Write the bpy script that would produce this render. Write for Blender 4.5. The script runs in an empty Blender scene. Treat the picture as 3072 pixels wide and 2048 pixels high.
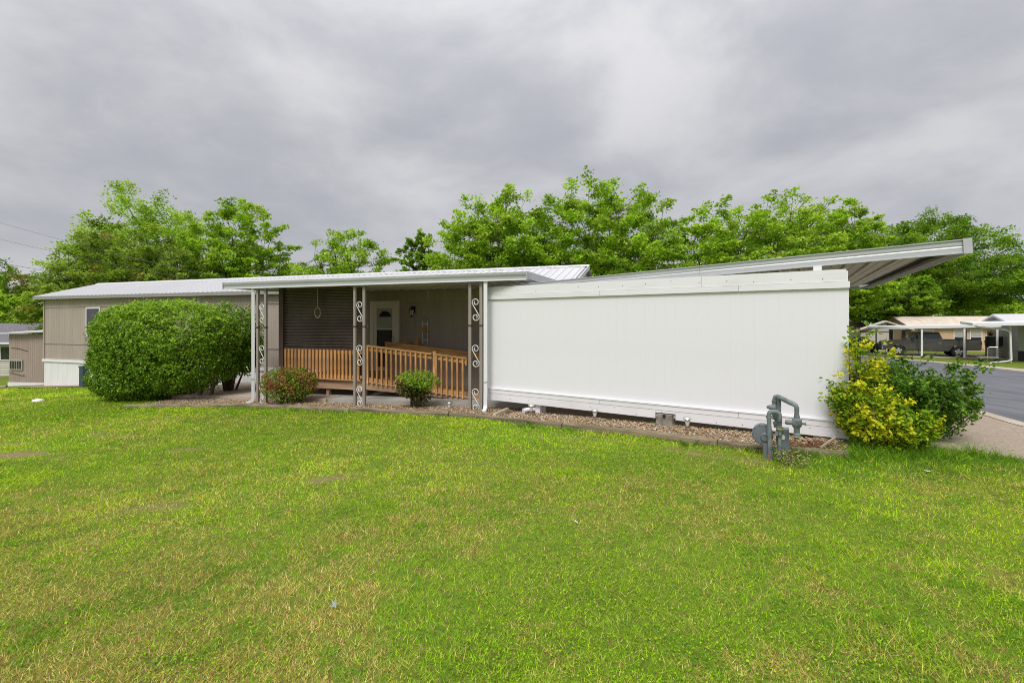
import bpy, bmesh, math, random
import numpy as np
from mathutils import Vector, Matrix
R = math.radians
rng = np.random.default_rng(7)
random.seed(7)
SC = bpy.context.scene
COL = SC.collection

# ------------------------------------------------------------------ camera
cam_d = bpy.data.cameras.new("camera")
cam_d.lens = 16; cam_d.sensor_width = 36
cam_d.shift_y = -56 / 3072
cam_d.clip_start = 0.05; cam_d.clip_end = 2000
cam = bpy.data.objects.new("camera", cam_d); COL.objects.link(cam)
cam.location = (0, 0, 1.70); cam.rotation_euler = (R(90), 0, 0)
SC.camera = cam

# ------------------------------------------------------------------ light
SUN_EL, SUN_AZ = 52, 205          # azimuth clockwise from +Y (behind the camera, to the left)
SC.view_settings.view_transform = 'Standard'; SC.view_settings.look = 'None'
SC.view_settings.exposure = 0.75; SC.view_settings.gamma = 1
SC.view_settings.use_curve_mapping = False
SC.cycles.use_denoising = True; SC.cycles.denoising_prefilter = 'NONE'; SC.cycles.filter_width = 1.0
SC.cycles.max_bounces = 8; SC.cycles.transparent_max_bounces = 12
SC.cycles.sample_clamp_indirect = 6

world = bpy.data.worlds.new("World"); SC.world = world; world.use_nodes = True
wt = world.node_tree; wt.nodes.clear()
def wn(t, **k):
    n = wt.nodes.new(t)
    for a, b in k.items(): setattr(n, a, b)
    return n
out = wn('ShaderNodeOutputWorld')
sky = wn('ShaderNodeTexSky', sky_type='NISHITA', sun_disc=False)
sky.sun_elevation = R(SUN_EL); sky.sun_rotation = R(SUN_AZ)
bg1 = wn('ShaderNodeBackground'); bg1.inputs[1].default_value = 0.10
wt.links.new(sky.outputs[0], bg1.inputs[0])
tc = wn('ShaderNodeTexCoord')
sep = wn('ShaderNodeSeparateXYZ'); wt.links.new(tc.outputs['Generated'], sep.inputs[0])
def math_(op, a, b=None):
    n = wn('ShaderNodeMath', operation=op)
    for i, v in enumerate((a, b)):
        if v is None: continue
        if isinstance(v, (int, float)): n.inputs[i].default_value = v
        else: wt.links.new(v, n.inputs[i])
    return n.outputs[0]
mp = wn('ShaderNodeMapping'); mp.inputs['Rotation'].default_value = (0, 0, R(-6)); mp.inputs['Scale'].default_value = (1.0, 1.0, 1.9)
mp.inputs['Location'].default_value = (0.4, 1.3, 0)
wt.links.new(tc.outputs['Generated'], mp.inputs[0])
n1 = wn('ShaderNodeTexNoise'); n1.inputs['Scale'].default_value = 2.5; n1.inputs['Detail'].default_value = 7; n1.inputs['Roughness'].default_value = 0.54
n1.inputs['Distortion'].default_value = 0.25
wt.links.new(mp.outputs[0], n1.inputs['Vector'])
rp = wn('ShaderNodeValToRGB')
rp.color_ramp.elements[0].position = 0.30; rp.color_ramp.elements[0].color = (0.248, 0.252, 0.272, 1)
rp.color_ramp.elements[1].position = 0.70; rp.color_ramp.elements[1].color = (0.385, 0.381, 0.39, 1)
rp.color_ramp.interpolation = 'EASE'
wt.links.new(n1.outputs[0], rp.inputs[0])
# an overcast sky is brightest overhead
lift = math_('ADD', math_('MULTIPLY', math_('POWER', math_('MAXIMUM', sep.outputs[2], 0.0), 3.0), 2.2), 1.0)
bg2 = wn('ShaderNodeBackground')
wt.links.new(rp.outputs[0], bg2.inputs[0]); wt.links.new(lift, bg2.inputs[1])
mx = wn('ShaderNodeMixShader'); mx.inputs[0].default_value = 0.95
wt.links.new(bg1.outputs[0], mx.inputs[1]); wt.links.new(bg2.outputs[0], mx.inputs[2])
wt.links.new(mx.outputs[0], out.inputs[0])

sl = bpy.data.lights.new("sun", 'SUN'); sl.energy = 1.5; sl.angle = R(24); sl.color = (1.0, 0.97, 0.93)
so = bpy.data.objects.new("sun", sl); COL.objects.link(so)
_d = Vector((math.sin(R(SUN_AZ)) * math.cos(R(SUN_EL)), math.cos(R(SUN_AZ)) * math.cos(R(SUN_EL)), math.sin(R(SUN_EL))))
so.rotation_euler = (-_d).to_track_quat('-Z', 'Y').to_euler(); so.location = _d * 40

# ------------------------------------------------------------------ helpers
def tag(o, label=None, cat=None, group=None, kind=None):
    if label: o['label'] = label
    if cat: o['category'] = cat
    if group: o['group'] = group
    if kind: o['kind'] = kind
    return o
def empty(name, loc=(0, 0, 0), rz=0, label=None, cat=None, group=None):
    o = bpy.data.objects.new(name, None); COL.objects.link(o)
    o.location = loc; o.rotation_euler = (0, 0, rz); o.empty_display_size = .1
    return tag(o, label, cat, group)
def link(name, me, mat, parent=None, loc=(0, 0, 0), rot=(0, 0, 0)):
    o = bpy.data.objects.new(name, me); COL.objects.link(o)
    if mat and not me.materials: me.materials.append(mat)
    o.parent = parent; o.location = loc; o.rotation_euler = rot
    return o
def dup(o, parent=None, loc=None, rot=None, label=None, scale=None):
    c = o.copy(); COL.objects.link(c)
    if parent is not None: c.parent = parent
    if loc is not None: c.location = loc
    if rot is not None: c.rotation_euler = rot
    if scale is not None: c.scale = scale
    if label: c['label'] = label
    return c
def dup_tree(root, loc, rz=None, label=None, scale=None):
    c = dup(root, None, loc, None if rz is None else (0, 0, rz), label, scale)
    for ch in root.children:
        d = dup(ch, c)
        for g2 in ch.children: dup(g2, d)
    return c
class MB:
    def __init__(s): s.bm = bmesh.new()
    def box(s, x0, x1, y0, y1, z0, z1):
        v = [s.bm.verts.new(p) for p in ((x0,y0,z0),(x1,y0,z0),(x1,y1,z0),(x0,y1,z0),(x0,y0,z1),(x1,y0,z1),(x1,y1,z1),(x0,y1,z1))]
        for f in ((3,2,1,0),(4,5,6,7),(0,1,5,4),(1,2,6,5),(2,3,7,6),(3,0,4,7)): s.bm.faces.new([v[i] for i in f])
        return s
    def hexa(s, pts):      # 8 points, bottom ring then top ring
        v = [s.bm.verts.new(p) for p in pts]
        for f in ((3,2,1,0),(4,5,6,7),(0,1,5,4),(1,2,6,5),(2,3,7,6),(3,0,4,7)): s.bm.faces.new([v[i] for i in f])
        return s
    def prism(s, poly, a0, a1, axis='y'):
        def P(p, a): return {'x': (a, p[0], p[1]), 'y': (p[0], a, p[1]), 'z': (p[0], p[1], a)}[axis]
        A = [s.bm.verts.new(P(p, a0)) for p in poly]; B = [s.bm.verts.new(P(p, a1)) for p in poly]
        n = len(poly)
        s.bm.faces.new(A); s.bm.faces.new(B[::-1])
        for i in range(n): s.bm.faces.new((A[i], B[i], B[(i+1) % n], A[(i+1) % n]))
        return s
    def tube(s, pts, r, n=8, caps=True, off=0):
        pts = [Vector(p) for p in pts]; rings = []
        rr = r if isinstance(r, (list, tuple)) else [r]*len(pts)
        up = None
        for i, p in enumerate(pts):
            t = (pts[min(i+1, len(pts)-1)] - pts[max(i-1, 0)]).normalized()
            if up is None: up = Vector((0,0,1)) if abs(t.z) < .9 else Vector((1,0,0))
            a = t.cross(up).normalized(); b = a.cross(t).normalized(); up = b
            rings.append([s.bm.verts.new(p + (a*math.cos(2*math.pi*k/n+off) + b*math.sin(2*math.pi*k/n+off))*rr[i]) for k in range(n)])
        for A, B in zip(rings, rings[1:]):
            for k in range(n): s.bm.faces.new((A[k], A[(k+1) % n], B[(k+1) % n], B[k]))
        if caps: s.bm.faces.new(rings[0][::-1]); s.bm.faces.new(rings[-1])
        return s
    def lathe(s, prof, n=16, c=(0,0,0), axis='z'):
        rings = []
        def P(r, h, a):
            x, y = r*math.cos(a), r*math.sin(a)
            return {'z': (c[0]+x, c[1]+y, c[2]+h), 'y': (c[0]+x, c[1]+h, c[2]+y), 'x': (c[0]+h, c[1]+x, c[2]+y)}[axis]
        for r, h in prof: rings.append([s.bm.verts.new(P(max(r, 1e-4), h, 2*math.pi*k/n)) for k in range(n)])
        for A, B in zip(rings, rings[1:]):
            for k in range(n): s.bm.faces.new((A[k], A[(k+1) % n], B[(k+1) % n], B[k]))
        s.bm.faces.new(rings[0][::-1]); s.bm.faces.new(rings[-1])
        return s
    def quad(s, a, b, c, d):
        s.bm.faces.new([s.bm.verts.new(p) for p in (a, b, c, d)]); return s
    def mesh(s, bevel=0, smooth=False, seg=1):
        if bevel:
            es = [e for e in s.bm.edges if len(e.link_faces) == 2 and e.calc_face_angle(0) > .5]
            bmesh.ops.bevel(s.bm, geom=es, offset=bevel, segments=seg, affect='EDGES', profile=.6, clamp_overlap=True)
        bmesh.ops.recalc_face_normals(s.bm, faces=s.bm.faces)
        me = bpy.data.meshes.new("mesh"); s.bm.to_mesh(me); s.bm.free()
        if smooth:
            me.polygons.foreach_set('use_smooth', [True]*len(me.polygons))
            if smooth != 'all': me.set_sharp_from_angle(angle=R(40))
        return me
    def build(s, name, mat, parent=None, loc=(0,0,0), rot=(0,0,0), bevel=0, smooth=False, seg=1):
        return link(name, s.mesh(bevel, smooth, seg), mat, parent, loc, rot)
def B(name, mat, parent, x0, x1, y0, y1, z0, z1, bevel=0, loc=(0,0,0), rot=(0,0,0)):
    return MB().box(x0, x1, y0, y1, z0, z1).build(name, mat, parent, loc, rot, bevel)
def np_mesh(verts, nper, cols=None):
    """many separate faces of nper corners each, verts in face order"""
    me = bpy.data.meshes.new("mesh"); nv = len(verts); nf = nv // nper
    me.vertices.add(nv); me.vertices.foreach_set('co', np.ascontiguousarray(verts, dtype=np.float32).ravel())
    me.loops.add(nv); me.loops.foreach_set('vertex_index', np.arange(nv, dtype=np.int32))
    me.polygons.add(nf); me.polygons.foreach_set('loop_start', np.arange(0, nv, nper, dtype=np.int32))
    me.update(calc_edges=True)
    if cols is not None:
        at = me.attributes.new('col', 'FLOAT_COLOR', 'POINT')
        c4 = np.ones((nv, 4), dtype=np.float32); c4[:, :3] = cols
        at.data.foreach_set('color', c4.ravel())
    return me
def vnoise(x, y, scale, seed):
    r = np.random.default_rng(seed).random((128, 128))
    x = np.asarray(x)/scale + 1000; y = np.asarray(y)/scale + 1000
    ix = np.floor(x).astype(int); iy = np.floor(y).astype(int); fx = x-ix; fy = y-iy
    fx = fx*fx*(3-2*fx); fy = fy*fy*(3-2*fy)
    g_ = lambda a, b: r[a % 128, b % 128]
    return (g_(ix, iy)*(1-fx)+g_(ix+1, iy)*fx)*(1-fy) + (g_(ix, iy+1)*(1-fx)+g_(ix+1, iy+1)*fx)*fy
def ground_z(X, Y):
    X = np.asarray(X, dtype=float); Y = np.asarray(Y, dtype=float)
    bx = .0262*np.clip(X, -42, 5) - .032*np.clip(np.minimum(X, 32)-6, 0, None) - .026*np.clip(-X-12, 0, 26)
    ymax = 20 + 14*np.clip((-5-X)/15, 0, 1)
    return bx - .01427*np.clip(Y, -5, ymax)
def gz(X, Y): return float(ground_z(X, Y))

# ------------------------------------------------------------------ materials
def M(name, col, rough=.6, metal=0, var=.08, scale=3, stretch=(1,1,1), bump=0, bscale=30, col2=None, objvar=0, spec=.4, coat=0, detail=5, ramp=(.35,.65), alpha=1, trans=0):
    m = bpy.data.materials.new(name); m.use_nodes = True; nt = m.node_tree
    bs = nt.nodes['Principled BSDF']; N = nt.nodes.new; Lk = nt.links.new
    bs.inputs['Roughness'].default_value = rough; bs.inputs['Metallic'].default_value = metal
    bs.inputs['Specular IOR Level'].default_value = spec; bs.inputs['Coat Weight'].default_value = coat
    bs.inputs['Alpha'].default_value = alpha; bs.inputs['Transmission Weight'].default_value = trans
    t = N('ShaderNodeTexCoord'); mpn = N('ShaderNodeMapping'); mpn.inputs['Scale'].default_value = stretch
    Lk(t.outputs['Object'], mpn.inputs[0])
    no = N('ShaderNodeTexNoise'); no.inputs['Scale'].default_value = scale; no.inputs['Detail'].default_value = detail
    Lk(mpn.outputs[0], no.inputs['Vector'])
    r = N('ShaderNodeValToRGB')
    a = tuple(c*(1-var) for c in col); b = tuple(min(1, c*(1+var)) for c in col) if col2 is None else col2
    r.color_ramp.elements[0].position, r.color_ramp.elements[1].position = ramp
    r.color_ramp.elements[0].color = (*a, 1); r.color_ramp.elements[1].color = (*b, 1)
    Lk(no.outputs[0], r.inputs[0]); last = r.outputs[0]
    if objvar:
        oi = N('ShaderNodeObjectInfo'); hs = N('ShaderNodeHueSaturation'); mr = N('ShaderNodeMapRange')
        mr.inputs['To Min'].default_value = 1-objvar; mr.inputs['To Max'].default_value = 1+objvar
        Lk(oi.outputs['Random'], mr.inputs['Value']); Lk(mr.outputs[0], hs.inputs['Value']); Lk(last, hs.inputs['Color']); last = hs.outputs[0]
    Lk(last, bs.inputs['Base Color'])
    if bump:
        n2 = N('ShaderNodeTexNoise'); n2.inputs['Scale'].default_value = bscale; n2.inputs['Detail'].default_value = 4
        Lk(mpn.outputs[0], n2.inputs['Vector'])
        bp = N('ShaderNodeBump'); bp.inputs['Strength'].default_value = bump; bp.inputs['Distance'].default_value = .01
        Lk(n2.outputs[0], bp.inputs['Height']); Lk(bp.outputs[0], bs.inputs['Normal'])
    return m
def leaf_mat(name, rough=.5, tr=.35, spec=.25):
    m = bpy.data.materials.new(name); m.use_nodes = True; nt = m.node_tree; N = nt.nodes.new; Lk = nt.links.new
    bs = nt.nodes['Principled BSDF']; bs.inputs['Roughness'].default_value = rough; bs.inputs['Specular IOR Level'].default_value = spec
    at = N('ShaderNodeAttribute'); at.attribute_name = 'col'
    Lk(at.outputs['Color'], bs.inputs['Base Color'])
    ts = N('ShaderNodeBsdfTranslucent'); mu = N('ShaderNodeMix'); mu.data_type = 'RGBA'; mu.blend_type = 'MULTIPLY'; mu.inputs[0].default_value = 1
    Lk(at.outputs['Color'], mu.inputs[6]); mu.inputs[7].default_value = (1.25, 1.3, .75, 1); Lk(mu.outputs[2], ts.inputs[0])
    ms = N('ShaderNodeMixShader'); ms.inputs[0].default_value = tr
    Lk(bs.outputs[0], ms.inputs[1]); Lk(ts.outputs[0], ms.inputs[2]); Lk(ms.outputs[0], nt.nodes['Material Output'].inputs[0])
    return m
LEAF = leaf_mat('leaf', .6, .35, .08); GRASS = leaf_mat('grass_blade', .6, .3, .05); GLOSSLEAF = leaf_mat('glossy_leaf', .5, .28, .10)
BARK = M('bark', (.10, .085, .07), .9, var=.35, scale=6, stretch=(3,3,.6), bump=.6, bscale=12)
TWIG = M('twig', (.13, .09, .06), .9, var=.3)
WHITE = M('white_vinyl', (.765, .762, .795), .45, var=.015, scale=1.2, bump=.03, bscale=6)
WHITEBOARD = M('white_painted_board', (.70, .685, .69), .6, var=.03, col2=(.765, .76, .785), ramp=(.25,.5), scale=2.2, stretch=(.5,2,2), bump=.12, bscale=14, objvar=.015)
ALU = M('white_aluminium', (.48, .49, .51), .42, metal=.15, var=.05, scale=2.5, stretch=(.35,1,1), bump=.03, bscale=8)
ALUPAN = M('carport_pan_aluminium', (.74, .72, .67), .5, metal=.1, var=.06, scale=1.5, objvar=.05)
ROOFW = M('white_roof_metal', (.60, .60, .615), .45, metal=.1, var=.04, scale=.8, stretch=(1,.3,1), objvar=.015)
TAN = M('tan_metal_siding', (.42, .355, .30), .55, var=.06, scale=1.6, stretch=(2,2,.35), bump=.05, bscale=10)
TANLOW = M('grey_tan_siding', (.385, .325, .278), .55, var=.06, scale=1.6, stretch=(2,2,.35))
TANFAC = M('grey_fascia', (.29, .28, .27), .5, var=.05, scale=2, stretch=(.4,1,1))
SKIRT = M('white_skirting', (.74, .745, .75), .5, var=.05, scale=2.2, stretch=(2,2,.4))
POSTB = M('taupe_post_paint', (.285, .25, .22), .5, var=.08, scale=3, stretch=(1,1,.4))
WIRON = M('white_wrought_iron', (.80, .79, .77), .45, var=.03)
SMOKE = M('smoked_brown_plastic', (.105, .075, .064), .2, var=.25, scale=1.3, stretch=(1,1,1), spec=.6, coat=.3)
BROWNP = M('brown_painted_timber', (.075, .045, .038), .6, var=.2, scale=4, stretch=(2,2,.3), bump=.1)
CEDAR = M('stained_ramp_timber', (.50, .235, .075), .65, var=.18, col2=(.66, .355, .13), scale=3, stretch=(6,6,.8), bump=.15, bscale=16, objvar=.16)
CEDARH = M('stained_rail_timber', (.45, .235, .09), .65, col2=(.58, .34, .14), scale=3, stretch=(.8,6,6), bump=.15, bscale=16, objvar=.14)
RIM = M('weathered_joist', (.36, .225, .135), .75, col2=(.46, .31, .20), scale=2.5, stretch=(.5,5,7), bump=.15, bscale=14, objvar=.08)
PLY = M('grey_pink_panel', (.33, .275, .245), .6, var=.06, scale=2)
CONC = M('porch_concrete', (.33, .315, .285), .85, var=.12, scale=1.6, bump=.2, bscale=40, col2=(.42, .40, .365))
CONCTAN = M('tan_walk_concrete', (.36, .29, .225), .85, col2=(.46, .385, .31), scale=1.4, bump=.25, bscale=40)
DRIVE = M('exposed_aggregate', (.29, .225, .165), .85, col2=(.45, .365, .285), scale=26, detail=8, bump=.5, bscale=70, ramp=(.3,.7))
ASPH = M('asphalt', (.115, .118, .135), .82, col2=(.165, .167, .185), scale=2.2, stretch=(1,.25,1), detail=9, bump=.35, bscale=90)
KERB = M('tan_gutter_concrete', (.40, .335, .27), .85, col2=(.50, .43, .35), scale=1.3, bump=.2)
BLOCK = M('pier_block_concrete', (.15, .135, .105), .9, col2=(.27, .25, .20), scale=9, bump=.6, bscale=45)
TIMBER = M('weathered_landscape_timber', (.11, .092, .055), .9, col2=(.27, .215, .14), scale=2.2, stretch=(.8,6,6), bump=.5, bscale=18, objvar=.12, ramp=(.3,.62))
STAKEW = M('greyed_wood', (.30, .25, .17), .9, col2=(.42,.36,.26), scale=3, stretch=(1,6,6), bump=.3)
GASM = M('grey_green_pipe_paint', (.125, .15, .155), .5, var=.2, scale=9, col2=(.21,.24,.245), bump=.1)
GASD = M('meter_case_grey', (.15, .17, .19), .5, var=.12, scale=6)
YELLOW = M('yellow_tag', (.55, .46, .03), .5)
RUST = M('rust', (.25, .11, .055), .9, var=.3)
BLACKM = M('black_metal', (.02, .018, .022), .4)
FROST = M('frosted_glass', (.55, .55, .52), .25, var=.05)
CLEARP = M('clear_plastic', (.62, .60, .55), .2, var=.1, scale=20, stretch=(1,1,.1), spec=.5)
SILVER = M('brushed_steel', (.62, .62, .61), .3, metal=.8, var=.05)
DOORW = M('door_white', (.76, .73, .67), .5, var=.03)
BLIND = M('door_blind', (.42, .41, .36), .4, var=.05, spec=.6)
GLASSD = M('dark_glass', (.03, .033, .037), .08, var=.2, spec=.7)
DARKDOOR = M('dark_screen', (.035, .022, .026), .4, var=.2)
ORANGE = M('orange_paint', (.60, .22, .03), .6, var=.1)
STRAW = M('dried_wreath', (.24, .20, .14), .8, var=.25, scale=30)
DARKSLAB = M('shaded_carport_slab', (.27, .25, .22), .9, var=.1)
ROPE = M('white_cord', (.62, .60, .55), .7)

# ------------------------------------------------------------------ frames
TH = R(-18.39); P0 = (.027, 9.18); H0 = (1.6, 12.2)          # porch line, front of the home
TW = R(-32.39); W0 = (4.65, 6.28)                              # white carport wall, right end
def fr(o, th, s, d): return (o[0]+s*math.cos(th)-d*math.sin(th), o[1]+s*math.sin(th)+d*math.cos(th))
def PF(s, d): return fr(P0, TH, s, d)
def HF(s, d): return fr(H0, TH, s, d)
def WF(s, d): return fr(W0, TW, s, d)
TIMB = np.array([(-9.6, 11.25), (-7.58, 11.02), (-6.24, 10.88), (-4.63, 10.24), (-3.28, 9.78), (-1.94, 9.25), (-.61, 8.70), (.14, 8.18), (1.43, 7.36), (2.30, 6.76), (2.87, 6.33), (3.38, 5.96), (4.15, 5.60)])
def dist_front_of_timber(X, Y):      # >0 on the lawn side
    yt = np.interp(X, TIMB[:, 0], TIMB[:, 1]); return yt - Y
DIRT = [(-7.5, 6.85, 1.15, .22, -.2), (-6.9, 8.05, .85, .16, -.28), (-8.3, 7.6, .8, .10, -.3), (-4.9, 6.9, .30, .12, 0), (-3.6, 4.6, .35, .12, .2), (2.5, 5.95, .6, .10, -.65), (-2.2, 5.3, .25, .1, .3), (3.0, 5.62, .22, .10, 0)]
def dirt(X, Y):
    m = np.zeros_like(np.asarray(X, dtype=float)) - 1
    for (a, b, rx, ry, an) in DIRT:
        dx, dy = X-a, Y-b; u = dx*math.cos(an)+dy*math.sin(an); v = -dx*math.sin(an)+dy*math.cos(an)
        m = np.maximum(m, 1.35-((u/rx)**2+(v/ry)**2)**.5)
    nz = vnoise(X, Y, .30, 71)*.5+vnoise(X, Y, .08, 72)*.5
    return np.clip(m*1.1+(nz-.5)*2.0-.35, 0, 1)*(m > 0)

# ------------------------------------------------------------------ ground, road, slabs
xs = np.unique(np.concatenate([np.linspace(-400, -40, 13), np.linspace(-40, -14, 27), np.linspace(-14, 9, 116), np.linspace(9, 60, 52), np.linspace(60, 500, 12)]))
ys = np.unique(np.concatenate([np.linspace(-60, 0, 8), np.linspace(0, 15, 76), np.linspace(15, 50, 36), np.linspace(50, 600, 14)]))
GX, GY = np.meshgrid(xs, ys, indexing='ij')
bumpy = (vnoise(GX, GY, 1.1, 3)-.5)*.035*(np.abs(GX) < 14)*(GY < 12)
GZ = ground_z(GX, GY) + np.where(dist_front_of_timber(GX, GY) > .15, bumpy, 0)
nx, ny = GX.shape
gv = np.stack([GX, GY, GZ], -1).reshape(-1, 3)
idx = np.arange(nx*ny).reshape(nx, ny)
gf = np.stack([idx[:-1, :-1], idx[1:, :-1], idx[1:, 1:], idx[:-1, 1:]], -1).reshape(-1, 4)
gme = bpy.data.meshes.new('ground'); gme.from_pydata(gv.tolist(), [], gf.tolist())
at = gme.attributes.new('dirt', 'FLOAT', 'POINT'); at.data.foreach_set('value', dirt(GX, GY).ravel().astype(np.float32))
gme.polygons.foreach_set('use_smooth', [True]*len(gme.polygons))
gm = bpy.data.materials.new('lawn_soil'); gm.use_nodes = True
nt = gm.node_tree; bs = nt.nodes['Principled BSDF']; bs.inputs['Roughness'].default_value = .95; bs.inputs['Specular IOR Level'].default_value = .1
t = nt.nodes.new('ShaderNodeTexCoord')
na = nt.nodes.new('ShaderNodeTexNoise'); na.inputs['Scale'].default_value = 1.3; na.inputs['Detail'].default_value = 9; na.inputs['Roughness'].default_value = .7
nb = nt.nodes.new('ShaderNodeTexNoise'); nb.inputs['Scale'].default_value = 22; nb.inputs['Detail'].default_value = 6
for n in (na, nb): nt.links.new(t.outputs['Object'], n.inputs['Vector'])
ra = nt.nodes.new('ShaderNodeValToRGB'); e = ra.color_ramp.elements
e[0].position = .32; e[0].color = (.10, .165, .014, 1); e[1].position = .68; e[1].color = (.17, .235, .022, 1)
rb = nt.nodes.new('ShaderNodeValToRGB'); e = rb.color_ramp.elements
e[0].position = .35; e[0].color = (.11, .08, .035, 1); e[1].position = .6; e[1].color = (.16, .24, .022, 1)
nt.links.new(na.outputs[0], ra.inputs[0]); nt.links.new(nb.outputs[0], rb.inputs[0])
m1 = nt.nodes.new('ShaderNodeMix'); m1.data_type = 'RGBA'; m1.inputs[0].default_value = .5
nt.links.new(ra.outputs[0], m1.inputs[6]); nt.links.new(rb.outputs[0], m1.inputs[7])
ad = nt.nodes.new('ShaderNodeAttribute'); ad.attribute_name = 'dirt'
m2 = nt.nodes.new('ShaderNodeMix'); m2.data_type = 'RGBA'; m2.clamp_factor = True
nt.links.new(ad.outputs['Fac'], m2.inputs[0]); nt.links.new(m1.outputs[2], m2.inputs[6]); m2.inputs[7].default_value = (.24, .165, .10, 1)
nt.links.new(m2.outputs[2], bs.inputs['Base Color'])
bp = nt.nodes.new('ShaderNodeBump'); bp.inputs['Strength'].default_value = .8; bp.inputs['Distance'].default_value = .03
nt.links.new(nb.outputs[0], bp.inputs['Height']); nt.links.new(bp.outputs[0], bs.inputs['Normal'])
gme.materials.append(gm)
tag(link('ground', gme, None), 'mown lawn ground sloping gently to the left', kind='structure')

def sheet(name, poly, mat, off, thick=0, step=1.2, kind='structure', label=None):
    """a sheet that follows the ground: polygon cut into a fan of strips between two edges"""
    a, b = poly           # two polylines with the same number of points
    a = np.array(a, float); b = np.array(b, float); vs = []; fs = []
    K = max(2, int(np.max(np.linalg.norm(a-b, axis=1))/step)+1)
    for i in range(len(a)):
        for k in range(K):
            p = a[i] + (b[i]-a[i])*k/(K-1); vs.append((p[0], p[1], gz(*p)+off))
    for i in range(len(a)-1):
        for k in range(K-1): fs.append((i*K+k, i*K+k+1, (i+1)*K+k+1, (i+1)*K+k))
    n0 = len(vs)
    if thick:
        ring = [k for k in range(K)] + [i*K+K-1 for i in range(1, len(a))] + [(len(a)-1)*K+k for k in range(K-2, -1, -1)] + [i*K for i in range(len(a)-2, 0, -1)]
        low = []
        for j in ring: vs.append((vs[j][0], vs[j][1], vs[j][2]-thick)); low.append(len(vs)-1)
        for q in range(len(ring)):
            r2 = (q+1) % len(ring); fs.append((ring[q], low[q], low[r2], ring[r2]))
    bm = bmesh.new(); V = [bm.verts.new(v) for v in vs]
    for f in fs: bm.faces.new([V[i] for i in f])
    bmesh.ops.recalc_face_normals(bm, faces=bm.faces)
    me = bpy.data.meshes.new(name); bm.to_mesh(me); bm.free()
    if me.polygons[0].normal.z < 0: me.flip_normals()
    return tag(link(name, me, mat), label, kind=kind)
near = [(6.4, -6), (7.3, 2), (8.15, 5.5), (8.99, 7.99), (9.91, 9.99), (10.99, 12.26), (13.2, 18), (14.5, 23), (13, 29), (6, 35), (-10, 41)]
far = [(24.5, -6), (25.2, 4), (25.5, 12), (25.7, 18), (25.83, 22.96), (26.34, 27), (26.4, 29.5), (25.6, 33), (22.5, 38), (12, 45), (-10, 52)]
sheet('road', (near, far), ASPH, .012, label='grey asphalt street bending behind the carport')
kn = [(x-.30*1, y-.02) for x, y in near]
sheet('near_kerb', (kn, near), KERB, .03, .05, .3, label='thin concrete edge along the near side of the street')
wid = [3.2, 3.2, 3.0, 2.7, 2.3, 1.7, 1.4, 1.1, .9, .8, .8]
kf = [(x+w*.93, y+w*.36) for (x, y), w in zip(far, wid)]
sheet('far_gutter', (far, kf), KERB, .04, .06, .6, label='tan concrete gutter strip across the street')
# driveway under and beside the carport
dn = [WF(-6.05, 10.2), WF(-6.05, 5), WF(-6.05, .12)]
da = [WF(-6.0, .10), WF(-3, .10), WF(-.2, .06), (5.55, 6.15), (5.85, 5.72), (6.36, 5.30), (7.1, 4.9)]
db = [WF(-6.0, 10.6), WF(-3, 10.4), WF(.6, 9.2), (10.69, 12.26), (9.61, 9.99), (8.69, 7.99), (7.80, 5.4)]
sheet('driveway', (da, db), DRIVE, .02, .08, .9, label='tan exposed aggregate driveway under and beside the carport')
# porch slab in two pours
pa = [PF(s, .50) for s in (-5.0, -3.4, -1.7, .35)]; pb = [PF(s, 3.34) for s in (-5.0, -3.4, -1.7, .35)]
sheet('porch_slab', (pa, pb), CONC, .10, .2, .9, label='grey concrete porch slab under the ramp')
pa = [PF(s, .46) for s in (-11.2, -9, -7, -5.012)]; pb = [PF(s, 3.34) for s in (-11.2, -9, -7, -5.012)]
sheet('walk_slab', (pa, pb), CONCTAN, .105, .2, .9, label='tan concrete walk beside the big hedge')

# ------------------------------------------------------------------ leaves and trees
def rand_dirs(n):
    v = rng.normal(size=(n, 3)); return v/np.linalg.norm(v, axis=1, keepdims=True)
def leaf_quads(P, size, up=.5, asp=.5, jitter=.4, out=None, droop=0):
    n = len(P); nrm = rand_dirs(n); nrm[:, 2] = np.abs(nrm[:, 2]) + up
    if out is not None: nrm += out*.6
    nrm /= np.linalg.norm(nrm, axis=1, keepdims=True)
    a = np.cross(nrm, rand_dirs(n)); a /= np.linalg.norm(a, axis=1, keepdims=True)
    b = np.cross(nrm, a)
    s = size*(1+jitter*(rng.random((n, 1))*2-1))
    V = np.empty((n, 4, 3))
    V[:, 0] = P - a*s*.5; V[:, 2] = P + a*s*.5
    V[:, 1] = P + b*s*asp*.5 + a*s*.05 - nrm*s*.08; V[:, 3] = P - b*s*asp*.5 + a*s*.05 - nrm*s*.08
    return V.reshape(-1, 3)
def leaf_tris(P, size, up=.5, asp=.8, jitter=.5):
    n = len(P); nrm = rand_dirs(n); nrm[:, 2] = np.abs(nrm[:, 2]) + up
    nrm /= np.linalg.norm(nrm, axis=1, keepdims=True)
    a = np.cross(nrm, rand_dirs(n)); a /= np.linalg.norm(a, axis=1, keepdims=True)
    b = np.cross(nrm, a); s = size*(1+jitter*(rng.random((n, 1))*2-1))
    V = np.empty((n, 3, 3)); V[:, 0] = P+a*s*.6; V[:, 1] = P-a*s*.35+b*s*asp*.5-nrm*s*.1; V[:, 2] = P-a*s*.35-b*s*asp*.5
    return V.reshape(-1, 3)
def palette(n, cols, w, jit=.18):
    c = np.array(cols)[rng.choice(len(cols), n, p=np.array(w)/sum(w))]
    return np.clip(c*(1+jit*(rng.random((n, 1))*2-1)), 0, 1)
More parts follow.
